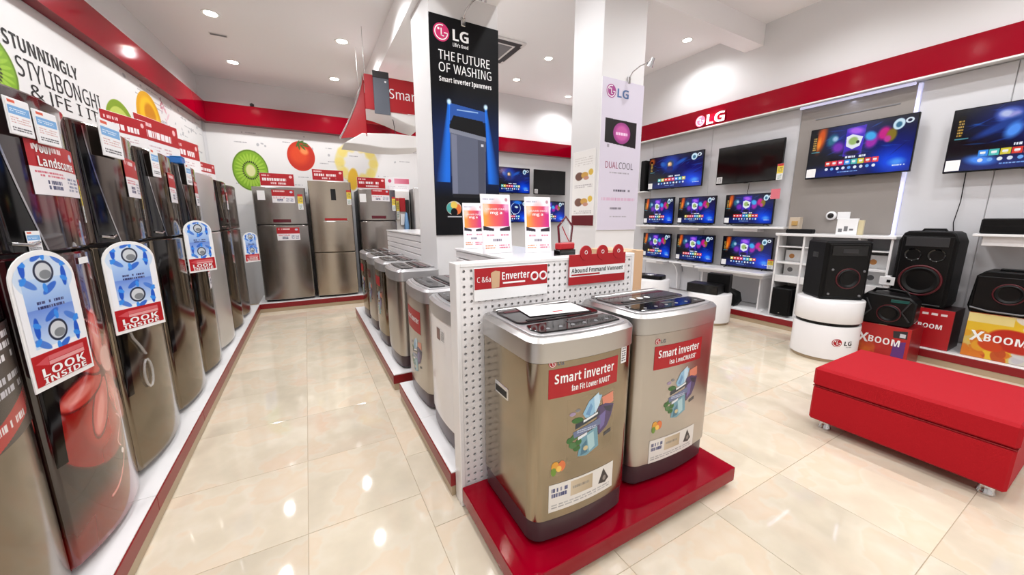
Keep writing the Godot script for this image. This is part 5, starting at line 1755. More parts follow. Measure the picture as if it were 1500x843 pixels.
func tv_wall() -> void:
	var k := 5.9 / 5.6
	var grp := "televisions on the long wall"
	# z range and height range measured in the plane 5.6 m off, carried out to 5.9 m
	var T := [
		[-4.90, -3.83, 1.985, 2.545, 2, false, "large wall television showing a figure beside a black column speaker"],
		[-3.59, -2.69, 1.975, 2.515, -1, false, "large wall television with a dark screen and yellow tag"],
		[-2.41, -1.47, 1.95, 2.54, 0, false, "large television hung on the warm grey panel"],
		[-1.235, -0.24, 1.90, 2.49, 3, false, "large television with a ghostly blue picture above the soundbar shelf"],
		[-4.955, -4.31, 1.375, 1.835, 0, true, "small television on the long wall shelf at its column end"],
		[-4.22, -3.555, 1.385, 1.82, 1, true, "small television in the middle of the long wall shelf"],
		[-3.405, -2.73, 1.385, 1.815, 0, true, "small television on the long wall shelf with a pink tag"],
		[-4.93, -4.315, 0.765, 1.205, 1, true, "small television on the plain bracket shelf under the long one"],
		[-4.20, -3.52, 0.765, 1.205, 0, true, "small television on the bracket shelf with the curved support"],
		[-3.385, -2.675, 0.755, 1.205, 1, true, "small television on the white round cornered wall desk"]]
	for e in T:
		var m: Material = M.black_gloss if e[4] < 0 else M["screen%d" % e[4]]
		var y: float = 1.45 + (e[2] - 1.45) * k
		var h: float = (e[3] - e[2]) * k
		var o := television(e[6], Vector3(5.9, y, (e[0] + e[1]) / 2 * k), -90, (e[1] - e[0]) * k, h, m, e[5], grp)
		if e[4] == -1:
			var tg := G.new()
			tg.bb(0.42, 0.0, 0.004, 0.5, 0.22, 0.007)
			decal(part(o, "swing_tag", tg, M.paper), "tag_print", front(0.007), 0.421, 0.001, 0.078, 0.218, M.energy, 0.0006)
		if e[6].contains("pink tag"):
			var tg := G.new()
			tg.bb(0.30, 0.36, 0.004, 0.42, 0.50, 0.007)
			part(o, "swing_tag", tg, mat(Color(0.85, 0.45, 0.50), 0.5))
		if e[6].contains("round cornered"):
			var tg := G.new()
			tg.bb(0.34, 0.02, 0.02, 0.42, 0.16, 0.024)
			decal(part(o, "swing_tag", tg, M.paper), "tag_print", front(0.024), 0.341, 0.021, 0.078, 0.138, M.energy, 0.0006)
	for e in [[3.70, 4.65, 2.045, 2.61, 2, "wall television with a figure on the end wall"], [4.77, 5.68, 2.045, 2.61, -1, "dark wall television on the end wall by the corner"], [3.70, 4.65, 1.385, 1.89, 3, "lower wall television on the end wall behind the counter cards"], [4.77, 5.68, 1.385, 1.89, 1, "lower wall television on the end wall by the corner"]]:
		television(e[5], Vector3((e[0] + e[1]) / 2, e[2], -7.52), 0, e[1] - e[0], e[3] - e[2], M.black_gloss if e[4] < 0 else M["screen%d" % e[4]], false, "televisions on the end wall")
	# shelves
	var sh := thing("wall_shelf", "long white shelf carrying three small televisions", "shelf", Vector3(6.028, 1.318, -4.05))
	var g := G.new()
	g.bb(-0.27, 0.0, -1.35, 0.0, 0.03, 1.40, 0.004)
	part(sh, "shelf_board", g, M.gloss_white)
	for z in [-1.0, -0.1, 0.85]:
		g = G.new()
		g.bb(-0.2, -0.045, z - 0.18, 0.0, -0.001, z + 0.18, 0.004)
		part(sh, "support_box", g, M.shelf_white)
	for e in [[-5.16, -4.5, 0.712, "plain white bracket shelf under one small television", 0], [-4.44, -3.68, 0.712, "white bracket shelf on a curved support", 1]]:
		var o := thing("wall_shelf", e[3], "shelf", Vector3(6.028, e[2] - 0.03, (e[0] + e[1]) / 2))
		var hz: float = (e[1] - e[0]) / 2
		g = G.new()
		g.prism(rrect(0.30, hz * 2, 0.05, 4, 0, -0.15, 0), 0.0, 0.022, 0.003)
		part(o, "shelf_board", g, M.gloss_white)
		g = G.new()
		g.bb(-0.295, -0.035, -0.1, -0.285, -0.002, 0.12)
		part(o, "price_rail", g, M.paper)
		if e[4] == 1:
			for s in [-1.0, 1.0]:
				g = G.new()
				var pl := PackedVector2Array([Vector2(0, 0), Vector2(-0.26, 0), Vector2(-0.16, -0.08), Vector2(-0.10, -0.2), Vector2(-0.08, -0.5), Vector2(0, -0.5)])
				g.xf = Transform3D(Basis.IDENTITY, Vector3(0, -0.001, s * (hz - 0.06)))
				g.plate(pl, -0.01, 0.01)
				part(o, "curved_bracket", g, M.shelf_white)
		else:
			g = G.new()
			g.bb(-0.2, -0.06, -0.2, 0.0, -0.001, 0.2, 0.004)
			part(o, "support_box", g, M.shelf_white)
	var dk := thing("wall_desk", "white round cornered wall desk with side panel under one television", "desk", Vector3(6.028, 0.147, -3.27))
	g = G.new()
	g.prism(rrect(0.5, 1.08, 0.08, 5, 0, -0.25, 0), 0.52, 0.553, 0.004)
	part(dk, "desk_top", g, M.gloss_white)
	g = G.new()
	g.bb(-0.4, 0.46, -0.5, 0.0, 0.519, 0.5, 0.004)
	part(dk, "apron", g, M.shelf_white)
	g = G.new()
	g.bb(-0.35, 0.0, 0.44, 0.0, 0.459, 0.46, 0.002)
	part(dk, "side_panel", g, M.shelf_white)
	g = G.new()
	g.bb(-0.35, 0.0, -0.46, 0.0, 0.459, -0.44, 0.002)
	part(dk, "side_panel", g, M.shelf_white)
	plinth("long white topped plinth with red edge along the television wall", 5.45, 6.028, -7.45, 2.0, true, 1.18)
	# lit sign on the red band
	var lg := thing("illuminated_sign", "glowing round emblem and white letters on the red band", "sign", Vector3(5.858, 2.965, -4.20), -90)
	var glow := mat(Color(1, 1, 1), 0.4)
	glow.emission_enabled = true
	glow.emission = Color(1.0, 0.95, 0.97)
	glow.emission_energy_multiplier = 1.3
	var pink := mat(Color(0.9, 0.5, 0.6), 0.4)
	pink.emission_enabled = true
	pink.emission = Color(0.95, 0.35, 0.5)
	pink.emission_energy_multiplier = 1.0
	emblem(lg, front(0.01), 0.08, 0.085, 0.085, pink, glow, 0.002)
	letters(lg, "L", front(0.01), 0.19, 0.01, 0.115, 0.15, glow, 0.002)
	letters(lg, "G", front(0.01), 0.325, 0.01, 0.165, 0.15, glow, 0.002)
	g = G.new()
	g.bb(0.0, 0.01, 0.0, 0.5, 0.16, 0.008)
	part(lg, "back_plate", g, M.red_gloss)
	var al := OmniLight3D.new()
	al.name = "sign_light"
	al.light_energy = 0.05
	al.light_color = Color(1, 0.85, 0.9)
	al.shadow_enabled = true
	lg.add_child(al)
	al.position = Vector3(0.3, 0.08, 0.08)
	# column speaker beside the first large set
	var sp := thing("column_speaker", "slim black column speaker beside the large television", "speaker", Vector3(5.93, 2.0, -5.28), -90)
	g = G.new()
	g.bb(-0.06, 0.0, -0.09, 0.06, 0.58, 0.06, 0.01)
	part(sp, "cabinet", g, M.black_soft)
	g = G.new()
	g.bb(-0.05, 0.02, 0.0605, 0.05, 0.56, 0.066, 0.003)
	part(sp, "grille", g, M.cone)
	var s2 := thing("wall_shelf", "thin white ledge under the black column speaker", "shelf", Vector3(5.93, 1.975, -5.3))
	g = G.new()
	g.bb(-0.1, 0.0, -0.2, 0.098, 0.024, 0.12, 0.003)
	part(s2, "shelf_board", g, M.gloss_white)
	# cables hanging below the sets
	for e in [[-3.32, 2.0, 1.80, "loose black cable under the dark large television"], [-1.16, 1.93, 1.2, "thin black cable running down the white wall panel"], [-4.35, 1.0, 0.5, "thin dark cable hanging beside the curved bracket shelf"]]:
		var c := thing("cable", e[3], "cable", Vector3(6.02, 0, e[0]))
		g = G.new()
		g.tube([Vector3(0, e[1], 0), Vector3(-0.02, lerpf(e[1], e[2], 0.4), 0.01), Vector3(-0.01, lerpf(e[1], e[2], 0.7), -0.01), Vector3(0, e[2], 0.02)], 0.004, 5)
		part(c, "wire", g, M.black)

# ---------------------------------------------------------------- audio side
func woofer(parent: Node, c: Vector3, r: float) -> void:
	var g := G.new()
	g.torus(c, r, r * 0.07, 32, 6)
	var o := part(parent, "woofer_ring", g, M.speaker_red, "dark red woofer ring")
	g = G.new()
	g.xf = Transform3D(Basis(Vector3.RIGHT, PI / 2), c)
	g.lathe(PackedVector2Array([Vector2(r * 0.95, 0.004), Vector2(r * 0.84, 0.012), Vector2(r * 0.72, 0.002), Vector2(r * 0.3, -0.03), Vector2(r * 0.28, -0.022), Vector2(r * 0.16, -0.012), Vector2(0, -0.008)]), 32)
	part(o, "woofer_cone", g, M.cone)

# cabinet with a recessed front; origin at the middle of the base, faces +z
func speaker(label: String, at: Vector3, turn: float, w: float, d: float, h: float, kind: int) -> Node3D:
	var o := thing("loudspeaker", label, "speaker", at, turn)
	var g := G.new()
	var b := 0.02
	if kind == 1:
		g.plate(PackedVector2Array([Vector2(-w / 2 + 0.02, 0.0), Vector2(w / 2 - 0.02, 0.0), Vector2(w / 2, 0.05), Vector2(w / 2, h - 0.1), Vector2(w / 2 - 0.03, h - 0.02), Vector2(w / 2 - 0.06, h), Vector2(-w / 2 + 0.06, h), Vector2(-w / 2 + 0.03, h - 0.02), Vector2(-w / 2, h - 0.1), Vector2(-w / 2, 0.05)]), -d / 2, d / 2 - 0.02, 0.012)
	elif kind == 2:
		g.plate(PackedVector2Array([Vector2(-w / 2 + 0.02, 0.0), Vector2(w / 2 - 0.02, 0.0), Vector2(w / 2, 0.06), Vector2(w / 2 - 0.02, h - 0.05), Vector2(w / 2 - 0.07, h), Vector2(-w / 2 + 0.07, h), Vector2(-w / 2 + 0.02, h - 0.05), Vector2(-w / 2, 0.06)]), -d / 2, d / 2 - 0.02, 0.012)
	else:
		g.bb(-w / 2, 0.0, -d / 2, w / 2, h, d / 2 - 0.016, b)
	part(o, "cabinet", g, M.black_soft)
	g = G.new()
	var m := 0.03
	g.bb(-w / 2 + m, m, d / 2 - 0.0195, w / 2 - m, h - m - (0.02 if kind else 0.0), d / 2 - 0.008, 0.006)
	part(o, "grille_panel", g, M.black)
	var z := d / 2 - 0.006
	if kind == 0:
		woofer(o, Vector3(0.02, h * 0.37, z), w * 0.25)
		g = G.new()
		g.bb(-w / 2 + 0.05, h - 0.15, z - 0.002, w / 2 - 0.05, h - 0.05, z + 0.006, 0.004)
		var cp := part(o, "control_strip", g, M.black_gloss)
		g = G.new()
		g.bb(-0.06, h - 0.12, z + 0.0062, 0.07, h - 0.08, z + 0.0072)
		part(cp, "display", g, M.dark_grey)
		for e in [[-0.13, 0.06], [0.15, 0.30], [0.14, 0.05], [-0.12, 0.31]]:
			g = G.new()
			g.xf = Transform3D(Basis(Vector3.RIGHT, PI / 2), Vector3(e[0], e[1], z - 0.002))
			g.lathe(PackedVector2Array([Vector2(0.012, 0), Vector2(0.01, 0.008), Vector2(0, 0.009)]), 10)
			part(o, "corner_light", g, M.mid_grey)
		g = G.new()
		g.bb(-w / 2 - 0.003, h * 0.70, -0.05, -w / 2 + 0.001, h * 0.8, 0.05, 0.0015)
		var cup := part(o, "grip_cup", g, M.black_gloss)
		g = G.new()
		g.bb(-w / 2 - 0.004, h * 0.72, -0.02, -w / 2 - 0.0031, h * 0.78, 0.02)
		part(cup, "grip_bar", g, M.dark_grey)
	elif kind == 1:
		woofer(o, Vector3(0.0, h * 0.35, z), w * 0.36)
		for s in [-1.0, 1.0]:
			g = G.new()
			g.xf = Transform3D(Basis(Vector3.RIGHT, PI / 2), Vector3(s * w * 0.2, h * 0.69, z))
			g.lathe(PackedVector2Array([Vector2(w * 0.16, 0.0), Vector2(w * 0.15, 0.006), Vector2(w * 0.06, -0.02), Vector2(0, -0.02)]), 20)
			part(o, "tweeter_horn", g, M.black_gloss)
		g = G.new()
		g.bb(-w * 0.36, h * 0.80, z - 0.004, w * 0.36, h * 0.92, z + 0.004, 0.003)
		part(o, "upper_baffle", g, M.dark_grey)
		g = G.new()
		g.tube([Vector3(-w * 0.2, h - 0.002, 0), Vector3(-w * 0.18, h + 0.016, 0), Vector3(w * 0.18, h + 0.016, 0), Vector3(w * 0.2, h - 0.002, 0)], 0.012, 8)
		part(o, "carry_handle", g, M.black)
		g = G.new()
		g.bb(-w * 0.42, 0.02, z, w * 0.42, 0.034, z + 0.01, 0.003)
		part(o, "foot_bar", g, M.dark_grey)
	else:
		woofer(o, Vector3(0.0, h * 0.5, z), w * 0.2)
		g = G.new()
		g.bb(-0.1, h - 0.002, -0.03, 0.1, h + 0.02, 0.03, 0.006)
		part(o, "carry_handle", g, M.black)
		g = G.new()
		g.tube([Vector3(-w * 0.45, 0.05, z + 0.01), Vector3(-w * 0.2, 0.028, z + 0.02), Vector3(w * 0.2, 0.028, z + 0.02), Vector3(w * 0.45, 0.05, z + 0.01)], 0.008, 6)
		part(o, "lower_light_bar", g, M.mid_grey)
	return o

func carton(label: String, at: Vector3, turn: float, w: float, d: float, h: float, mt: Material, side: Material, s: float, ty: float, tx := -99.0) -> void:
	var x0 := -w * 0.40 if tx < -9.0 else tx
	var o := thing("speaker_carton", label, "carton", at, turn, "printed speaker cartons")
	var g := G.new()
	g.bb(-w / 2, 0.0, -d / 2, w / 2, h, d / 2, 0.003)
	part(o, "box", g, side)
	decal(o, "front_print", front(d / 2), -w / 2 + 0.002, 0.002, w - 0.004, h - 0.004, mt, 0.0006)
	letters(o, "X", front(d / 2), x0, h * ty - 0.01, s * 0.30, s * 0.34, M.text_white, 0.0015)
	letters(o, "BOOM", front(d / 2), x0 + s * 0.30, h * ty, s * 0.84, s * 0.24, M.text_white, 0.0015)
	g = G.new()
	g.bb(-0.03, h + 0.0003, -d / 2, 0.03, h + 0.0008, d / 2)
	part(o, "tape", g, M.card)

func pod(label: String, at: Vector3, r: float, h: float, groove: float, mark: bool) -> void:
	var o := thing("display_pedestal", label, "pedestal", at, 0, "round white pedestals")
	var g := G.new()
	g.lathe(PackedVector2Array([Vector2(0, 0.001), Vector2(r * 0.93, 0.001), Vector2(r * 0.93, 0.035)]), 48)
	part(o, "toe_ring", g, M.tan)
	g = G.new()
	if groove > 0.0:
		g.lathe(PackedVector2Array([Vector2(0, 0.036), Vector2(r, 0.036), Vector2(r, groove - 0.012), Vector2(r * 0.985, groove - 0.004), Vector2(0, groove - 0.004)]), 48)
		part(o, "drum", g, M.gloss_white)
		g = G.new()
		g.lathe(PackedVector2Array([Vector2(0, groove - 0.003), Vector2(r * 0.93, groove - 0.003), Vector2(r * 0.93, groove + 0.028), Vector2(0, groove + 0.028)]), 48)
		part(o, "shadow_gap_ring", g, M.black)
		g = G.new()
		g.lathe(PackedVector2Array([Vector2(0, groove + 0.029), Vector2(r * 0.985, groove + 0.029), Vector2(r, groove + 0.036), Vector2(r, h - 0.008), Vector2(r - 0.008, h), Vector2(0, h)]), 48)
		part(o, "top_drum", g, M.gloss_white)
	else:
		g.lathe(PackedVector2Array([Vector2(0, 0.036), Vector2(r, 0.036), Vector2(r, h - 0.008), Vector2(r - 0.008, h), Vector2(0, h)]), 48)
		part(o, "drum", g, M.gloss_white)
	if mark:
		# lettering wrapped round the drum, turned towards the entrance
		var a0 := deg_to_rad(-46.0)
		var f := func(x: float, y: float, l: float) -> Vector3:
			var a := a0 + x / r
			return Vector3(sin(a) * (r + l), y, cos(a) * (r + l))
		emblem(o, f, -0.01, 0.22, 0.042, M.red_print, M.text_white, 0.001)
		letters(o, "L", f, 0.055, 0.195, 0.028, 0.045, M.text_black, 0.001)
		letters(o, "G", f, 0.089, 0.195, 0.041, 0.045, M.text_black, 0.001)
		letters(o, "Life's Good", f, 0.075, 0.175, 0.055, 0.01, M.text_grey, 0.001)

func audio() -> void:
	pod("white two part drum pedestal with red emblem and letters", Vector3(4.80, 0, -1.68), 0.28, 0.64, 0.385, true)
	speaker("black party speaker turned sideways on the lettered white pedestal", Vector3(4.83, 0.641, -1.68), -42, 0.40, 0.36, 0.60, 0)
	pod("plain white drum pedestal under the black boxes", Vector3(4.98, 0, -3.12), 0.28, 0.43, 0.0, false)
	pod("white drum pedestal under a flat black player", Vector3(4.9, 0, -4.15), 0.33, 0.50, 0.0, false)
	var o := thing("speaker_box", "low black box on the plain white pedestal", "speaker", Vector3(4.9, 0.431, -3.14), -78)
	var g := G.new()
	g.bb(-0.21, 0.0, -0.13, 0.21, 0.13, 0.13, 0.008)
	part(o, "case", g, M.black)
	g = G.new()
	g.bb(-0.2, 0.006, 0.1305, 0.2, 0.12, 0.134)
	part(o, "front_panel", g, M.black_gloss)
	o = thing("speaker_box", "upright black box behind the low one on the pedestal", "speaker", Vector3(5.12, 0.431, -3.08), -78)
	g = G.new()
	g.bb(-0.15, 0.0, -0.06, 0.15, 0.26, 0.06, 0.008)
	part(o, "case", g, M.black)
	g = G.new()
	g.bb(-0.14, 0.01, 0.0605, 0.14, 0.25, 0.064)
	part(o, "front_panel", g, M.black_soft)
	o = thing("disc_player", "flat black player on the white drum pedestal", "player", Vector3(4.9, 0.501, -4.1), -70)
	g = G.new()
	g.prism(rrect(0.42, 0.28, 0.06), 0.0, 0.06, 0.01)
	part(o, "case", g, M.black)
	g = G.new()
	g.lathe(PackedVector2Array([Vector2(0.09, 0.0605), Vector2(0.085, 0.07), Vector2(0, 0.07)]), 20)
	part(o, "disc_lid", g, M.chrome)
	o = thing("portable_speaker", "rounded black portable speaker on the plinth under the wall desk", "speaker", Vector3(5.66, 0.147, -3.28), -80)
	g = G.new()
	g.plate(PackedVector2Array([Vector2(-0.15, 0.0), Vector2(0.15, 0.0), Vector2(0.2, 0.07), Vector2(0.17, 0.2), Vector2(0.08, 0.24), Vector2(-0.08, 0.24), Vector2(-0.17, 0.2), Vector2(-0.2, 0.07)]), -0.09, 0.09, 0.02)
	part(o, "case", g, M.black_soft)
	g = G.new()
	g.tube([Vector3(-0.08, 0.235, 0), Vector3(-0.06, 0.27, 0), Vector3(0.06, 0.27, 0), Vector3(0.08, 0.235, 0)], 0.01, 6)
	part(o, "carry_handle", g, M.black)
	woofer(o, Vector3(0, 0.11, 0.093), 0.07)
	o = thing("leaflet", "pale sheet lying on the plinth before the wall desk", "paper", Vector3(5.66, 0.1468, -2.9), 12)
	g = G.new()
	g.bb(-0.14, 0.0, -0.2, 0.14, 0.003, 0.16)
	part(o, "sheet", g, M.paper)
	# white open cabinet under the grey panel
	o = thing("shelf_cabinet", "white open cabinet standing under the grey panel", "cabinet", Vector3(5.775, 0.147, -2.05), -90)
	var hw := 0.57
	var T := 1.09
	for x in [-hw, -0.27, 0.27, hw - 0.022]:
		g = G.new()
		g.bb(x, 0.0, -0.2, x + 0.022, T, 0.2, 0.002)
		part(o, "upright", g, M.gloss_white)
	g = G.new()
	g.bb(-hw - 0.02, T + 0.001, -0.21, hw + 0.02, T + 0.034, 0.225, 0.004)
	part(o, "top_board", g, M.gloss_white)
	g = G.new()
	g.bb(-hw, 0.01, -0.215, hw, T, -0.201)
	part(o, "back_sheet", g, M.white)
	for c in [[-hw + 0.022, -0.27], [-0.248, 0.27], [0.292, hw - 0.022]]:
		for e in [[0.0, 0.02], [0.47, 0.56], [0.72, 0.745], [0.94, 0.955]]:
			g = G.new()
			g.bb(c[0] + 0.001, e[0], -0.2, c[1] - 0.001, e[1], 0.19, 0.002)
			part(o, "shelf_board", g, M.gloss_white)
		var bg := G.new()
		bg.bb(c[0] + 0.001, 0.956, -0.02, c[1] - 0.001, T - 0.002, 0.0)
		part(o, "dark_recess_panel", bg, M.mid_grey)
		for j in 2:
			var pg := G.new()
			var y: float = [0.7455, 0.5605][j]
			pg.bb(c[0] + 0.02, y, 0.0, c[1] - 0.02, y + 0.15, 0.02, 0.002)
			var card := part(o, "info_card", pg, M.paper)
			var dg := G.new()
			dg.xf = Transform3D(Basis(Vector3.RIGHT, PI / 2), Vector3(lerpf(c[0], c[1], 0.35), y + 0.07, 0.0205))
			dg.lathe(PackedVector2Array([Vector2(0.032, 0.0), Vector2(0, 0.0006)]), 16)
			part(card, "round_picture", dg, [mat(Color(0.80, 0.55, 0.30), 0.5), M.mid_grey][j])
	var sw := thing("subwoofer", "black cube subwoofer in the lower bay of the white cabinet", "speaker", Vector3(5.72, 0.1685, -2.46), -90)
	g = G.new()
	g.bb(-0.115, 0.0, -0.13, 0.115, 0.37, 0.2, 0.006)
	part(sw, "cabinet", g, M.black)
	g = G.new()
	g.bb(-0.105, 0.01, 0.2005, 0.105, 0.36, 0.206, 0.002)
	part(sw, "grille", g, M.black_soft)
	g = G.new()
	g.bb(-0.006, 0.03, 0.2062, 0.006, 0.036, 0.2068)
	part(sw, "status_light", g, M.chrome)
	# on top of the cabinet
	o = thing("soundbar", "short black soundbar on the white cabinet", "soundbar", Vector3(5.70, 1.272, -2.44), -90)
	g = G.new()
	g.bb(-0.13, 0.0, -0.05, 0.17, 0.055, 0.05, 0.01)
	part(o, "case", g, M.black_soft)
	g = G.new()
	g.bb(-0.12, 0.008, 0.0505, 0.16, 0.046, 0.052)
	part(o, "grille", g, M.cone)
	o = thing("brochure_box", "white leaflet box with small pictures on the white cabinet", "box", Vector3(5.72, 1.272, -1.93), -80)
	g = G.new()
	g.bb(-0.11, 0.0, -0.04, 0.08, 0.19, 0.04, 0.003)
	part(o, "box", g, M.paper)
	for i in 3:
		g = G.new()
		g.bb(-0.09 + i * 0.05, 0.03 + 0.01 * i, 0.0405, -0.055 + i * 0.05, 0.07 + 0.03 * (i % 2), 0.0412)
		part(o, "small_picture", g, M.mid_grey)
	g = G.new()
	g.bb(0.081, 0.0, -0.04, 0.13, 0.17, 0.03, 0.003)
	part(o, "leaflet_stack", g, mat(Color(0.80, 0.75, 0.60), 0.6))
	o = thing("product_box", "beige product box with a gold cap on the white cabinet", "box", Vector3(5.83, 1.272, -2.55), -86)
	g = G.new()
	g.bb(-0.05, 0.0, -0.05, 0.07, 0.21, 0.05, 0.003)
	part(o, "box", g, mat(Color(0.78, 0.72, 0.64), 0.6))
	g = G.new()
	g.bb(-0.02, 0.1, 0.0505, 0.05, 0.16, 0.06, 0.003)
	part(o, "gold_cap", g, mat(Color(0.75, 0.60, 0.35), 0.4))
	o = thing("wall_camera", "round white camera with a square card on the grey panel", "camera", Vector3(5.999, 1.50, -2.22), -90)
	g = G.new()
	g.xf = Transform3D(Basis(Vector3.RIGHT, PI / 2), Vector3.ZERO)
	g.lathe(PackedVector2Array([Vector2(0.055, 0.0), Vector2(0.055, 0.025), Vector2(0.045, 0.034), Vector2(0, 0.034)]), 24)
	part(o, "body", g, M.gloss_white)
	g = G.new()
	g.xf = Transform3D(Basis(Vector3.RIGHT, PI / 2), Vector3(0, 0, 0.0342))
	g.lathe(PackedVector2Array([Vector2(0.034, 0.0), Vector2(0.03, 0.006), Vector2(0, 0.009)]), 20)
	part(o, "lens", g, M.black_gloss)
	g = G.new()
	g.bb(0.062, -0.045, 0.0, 0.19, 0.045, 0.012, 0.002)
	part(o, "square_card", g, M.paper)
	# cartons and the speakers standing on them
	carton("plain red speaker carton under the tall party speaker", Vector3(5.68, 0.147, -1.18), -90, 0.50, 0.34, 0.41, M.carton_red, mat(Color(0.13, 0.03, 0.045), 0.4), 0.20, 0.5, -0.045)
	speaker("tall black party speaker with a wide red ringed woofer", Vector3(5.69, 0.558, -1.22), -90, 0.42, 0.36, 0.775, 1)
	carton("yellow and purple speaker carton under the squat speaker", Vector3(5.70, 0.147, -0.58), -90, 0.54, 0.36, 0.43, M.carton_yellow, mat(Color(0.70, 0.30, 0.12), 0.4), 0.285, 0.40, -0.235)
	speaker("squat black party speaker on the yellow carton", Vector3(5.69, 0.578, -0.65), -90, 0.46, 0.34, 0.40, 2)
	carton("orange speaker carton with purple stripe standing on the floor", Vector3(5.23, 0.001, -1.31), -90, 0.43, 0.34, 0.39, M.carton_orange, M.red_matt, 0.28, 0.5)
	o = thing("boombox", "black boombox with rounded ends on the orange carton", "speaker", Vector3(5.2, 0.392, -1.32), -84)
	g = G.new()
	g.plate(PackedVector2Array([Vector2(-0.17, 0.0), Vector2(0.17, 0.0), Vector2(0.2, 0.05), Vector2(0.2, 0.25), Vector2(0.15, 0.3), Vector2(-0.16, 0.32), Vector2(-0.2, 0.27), Vector2(-0.2, 0.05)]), -0.13, 0.13, 0.015)
	part(o, "case", g, M.black)
	woofer(o, Vector3(0.02, 0.125, 0.134), 0.085)
	g = G.new()
	g.tube([Vector3(-0.15, 0.30, 0.0), Vector3(-0.12, 0.345, 0.0), Vector3(0.0, 0.352, 0), Vector3(0.1, 0.34, 0.0), Vector3(0.13, 0.30, 0.0)], 0.014, 8)
	part(o, "carry_handle", g, M.black)
	g = G.new()
	g.bb(0.02, 0.24, 0.132, 0.15, 0.27, 0.137, 0.002)
	part(o, "display_strip", g, mat(Color(0.10, 0.30, 0.28), 0.2))
	for e in [-1.0, 1.0]:
		g = G.new()
		g.tube([Vector3(e * 0.17, 0.06, 0.135), Vector3(e * 0.11, 0.15, 0.142), Vector3(e * 0.16, 0.26, 0.135)], 0.008, 6)
		part(o, "side_trim", g, M.dark_grey)
	o = thing("outlet_box", "white wall outlet plate behind the boombox", "outlet", Vector3(5.50, 0.147, -1.455), -90)
	g = G.new()
	g.bb(-0.02, 0.0, -0.05, 0.02, 0.70, 0.0, 0.003)
	part(o, "post", g, M.shelf_white)
	g = G.new()
	g.bb(-0.06, 0.60, 0.001, 0.06, 0.69, 0.012, 0.002)
	part(o, "plate", g, M.gloss_white)
	g = G.new()
	g.bb(0.0, 0.63, 0.0125, 0.03, 0.66, 0.016)
	part(o, "socket", g, M.black)
	# soundbar shelf over the squat speaker
	o = thing("wall_shelf", "white shelf under the long black soundbar", "shelf", Vector3(6.028, 1.29, -0.35))
	g = G.new()
	g.bb(-0.33, 0.0, -0.62, 0.0, 0.025, 0.7, 0.003)
	part(o, "shelf_board", g, M.gloss_white)
	g = G.new()
	g.bb(-0.29, -0.09, -0.56, 0.0, -0.001, 0.66, 0.003)
	part(o, "support_box", g, M.shelf_white)
	o = thing("soundbar", "long black soundbar on the shelf under the ghostly television", "soundbar", Vector3(5.86, 1.316, -0.35), -90)
	g = G.new()
	g.bb(-0.59, 0.0, -0.12, 0.59, 0.145, 0.13, 0.012)
	part(o, "case", g, M.black)
	g = G.new()
	g.bb(-0.57, 0.02, 0.1305, 0.57, 0.075, 0.133, 0.001)
	part(o, "grille", g, M.black_soft)
	# red bench
	o = thing("bench", "bright red upholstered bench on short chrome feet", "bench", Vector3(3.345, 0, -0.635))
	g = G.new()
	g.bb(-0.36, 0.075, -0.425, 0.36, 0.318, 0.425, 0.012)
	part(o, "base", g, M.woven)
	g = G.new()
	g.bb(-0.365, 0.320, -0.43, 0.365, 0.455, 0.43, 0.016)
	var cu := part(o, "seat_cushion", g, M.woven)
	g = G.new()
	g.bb(-0.361, 0.3165, -0.426, 0.361, 0.3215, 0.426)
	part(cu, "seam_piping", g, M.red_matt)
	for sx in [-1.0, 1.0]:
		for sz in [-1.0, 1.0]:
			g = G.new()
			g.xf = Transform3D(Basis.IDENTITY, Vector3(sx * 0.27, 0, sz * 0.355))
			g.lathe(PackedVector2Array([Vector2(0, 0.001), Vector2(0.034, 0.001), Vector2(0.036, 0.012), Vector2(0.03, 0.02), Vector2(0.03, 0.076), Vector2(0, 0.076)]), 20)
			part(o, "foot", g, M.chrome)

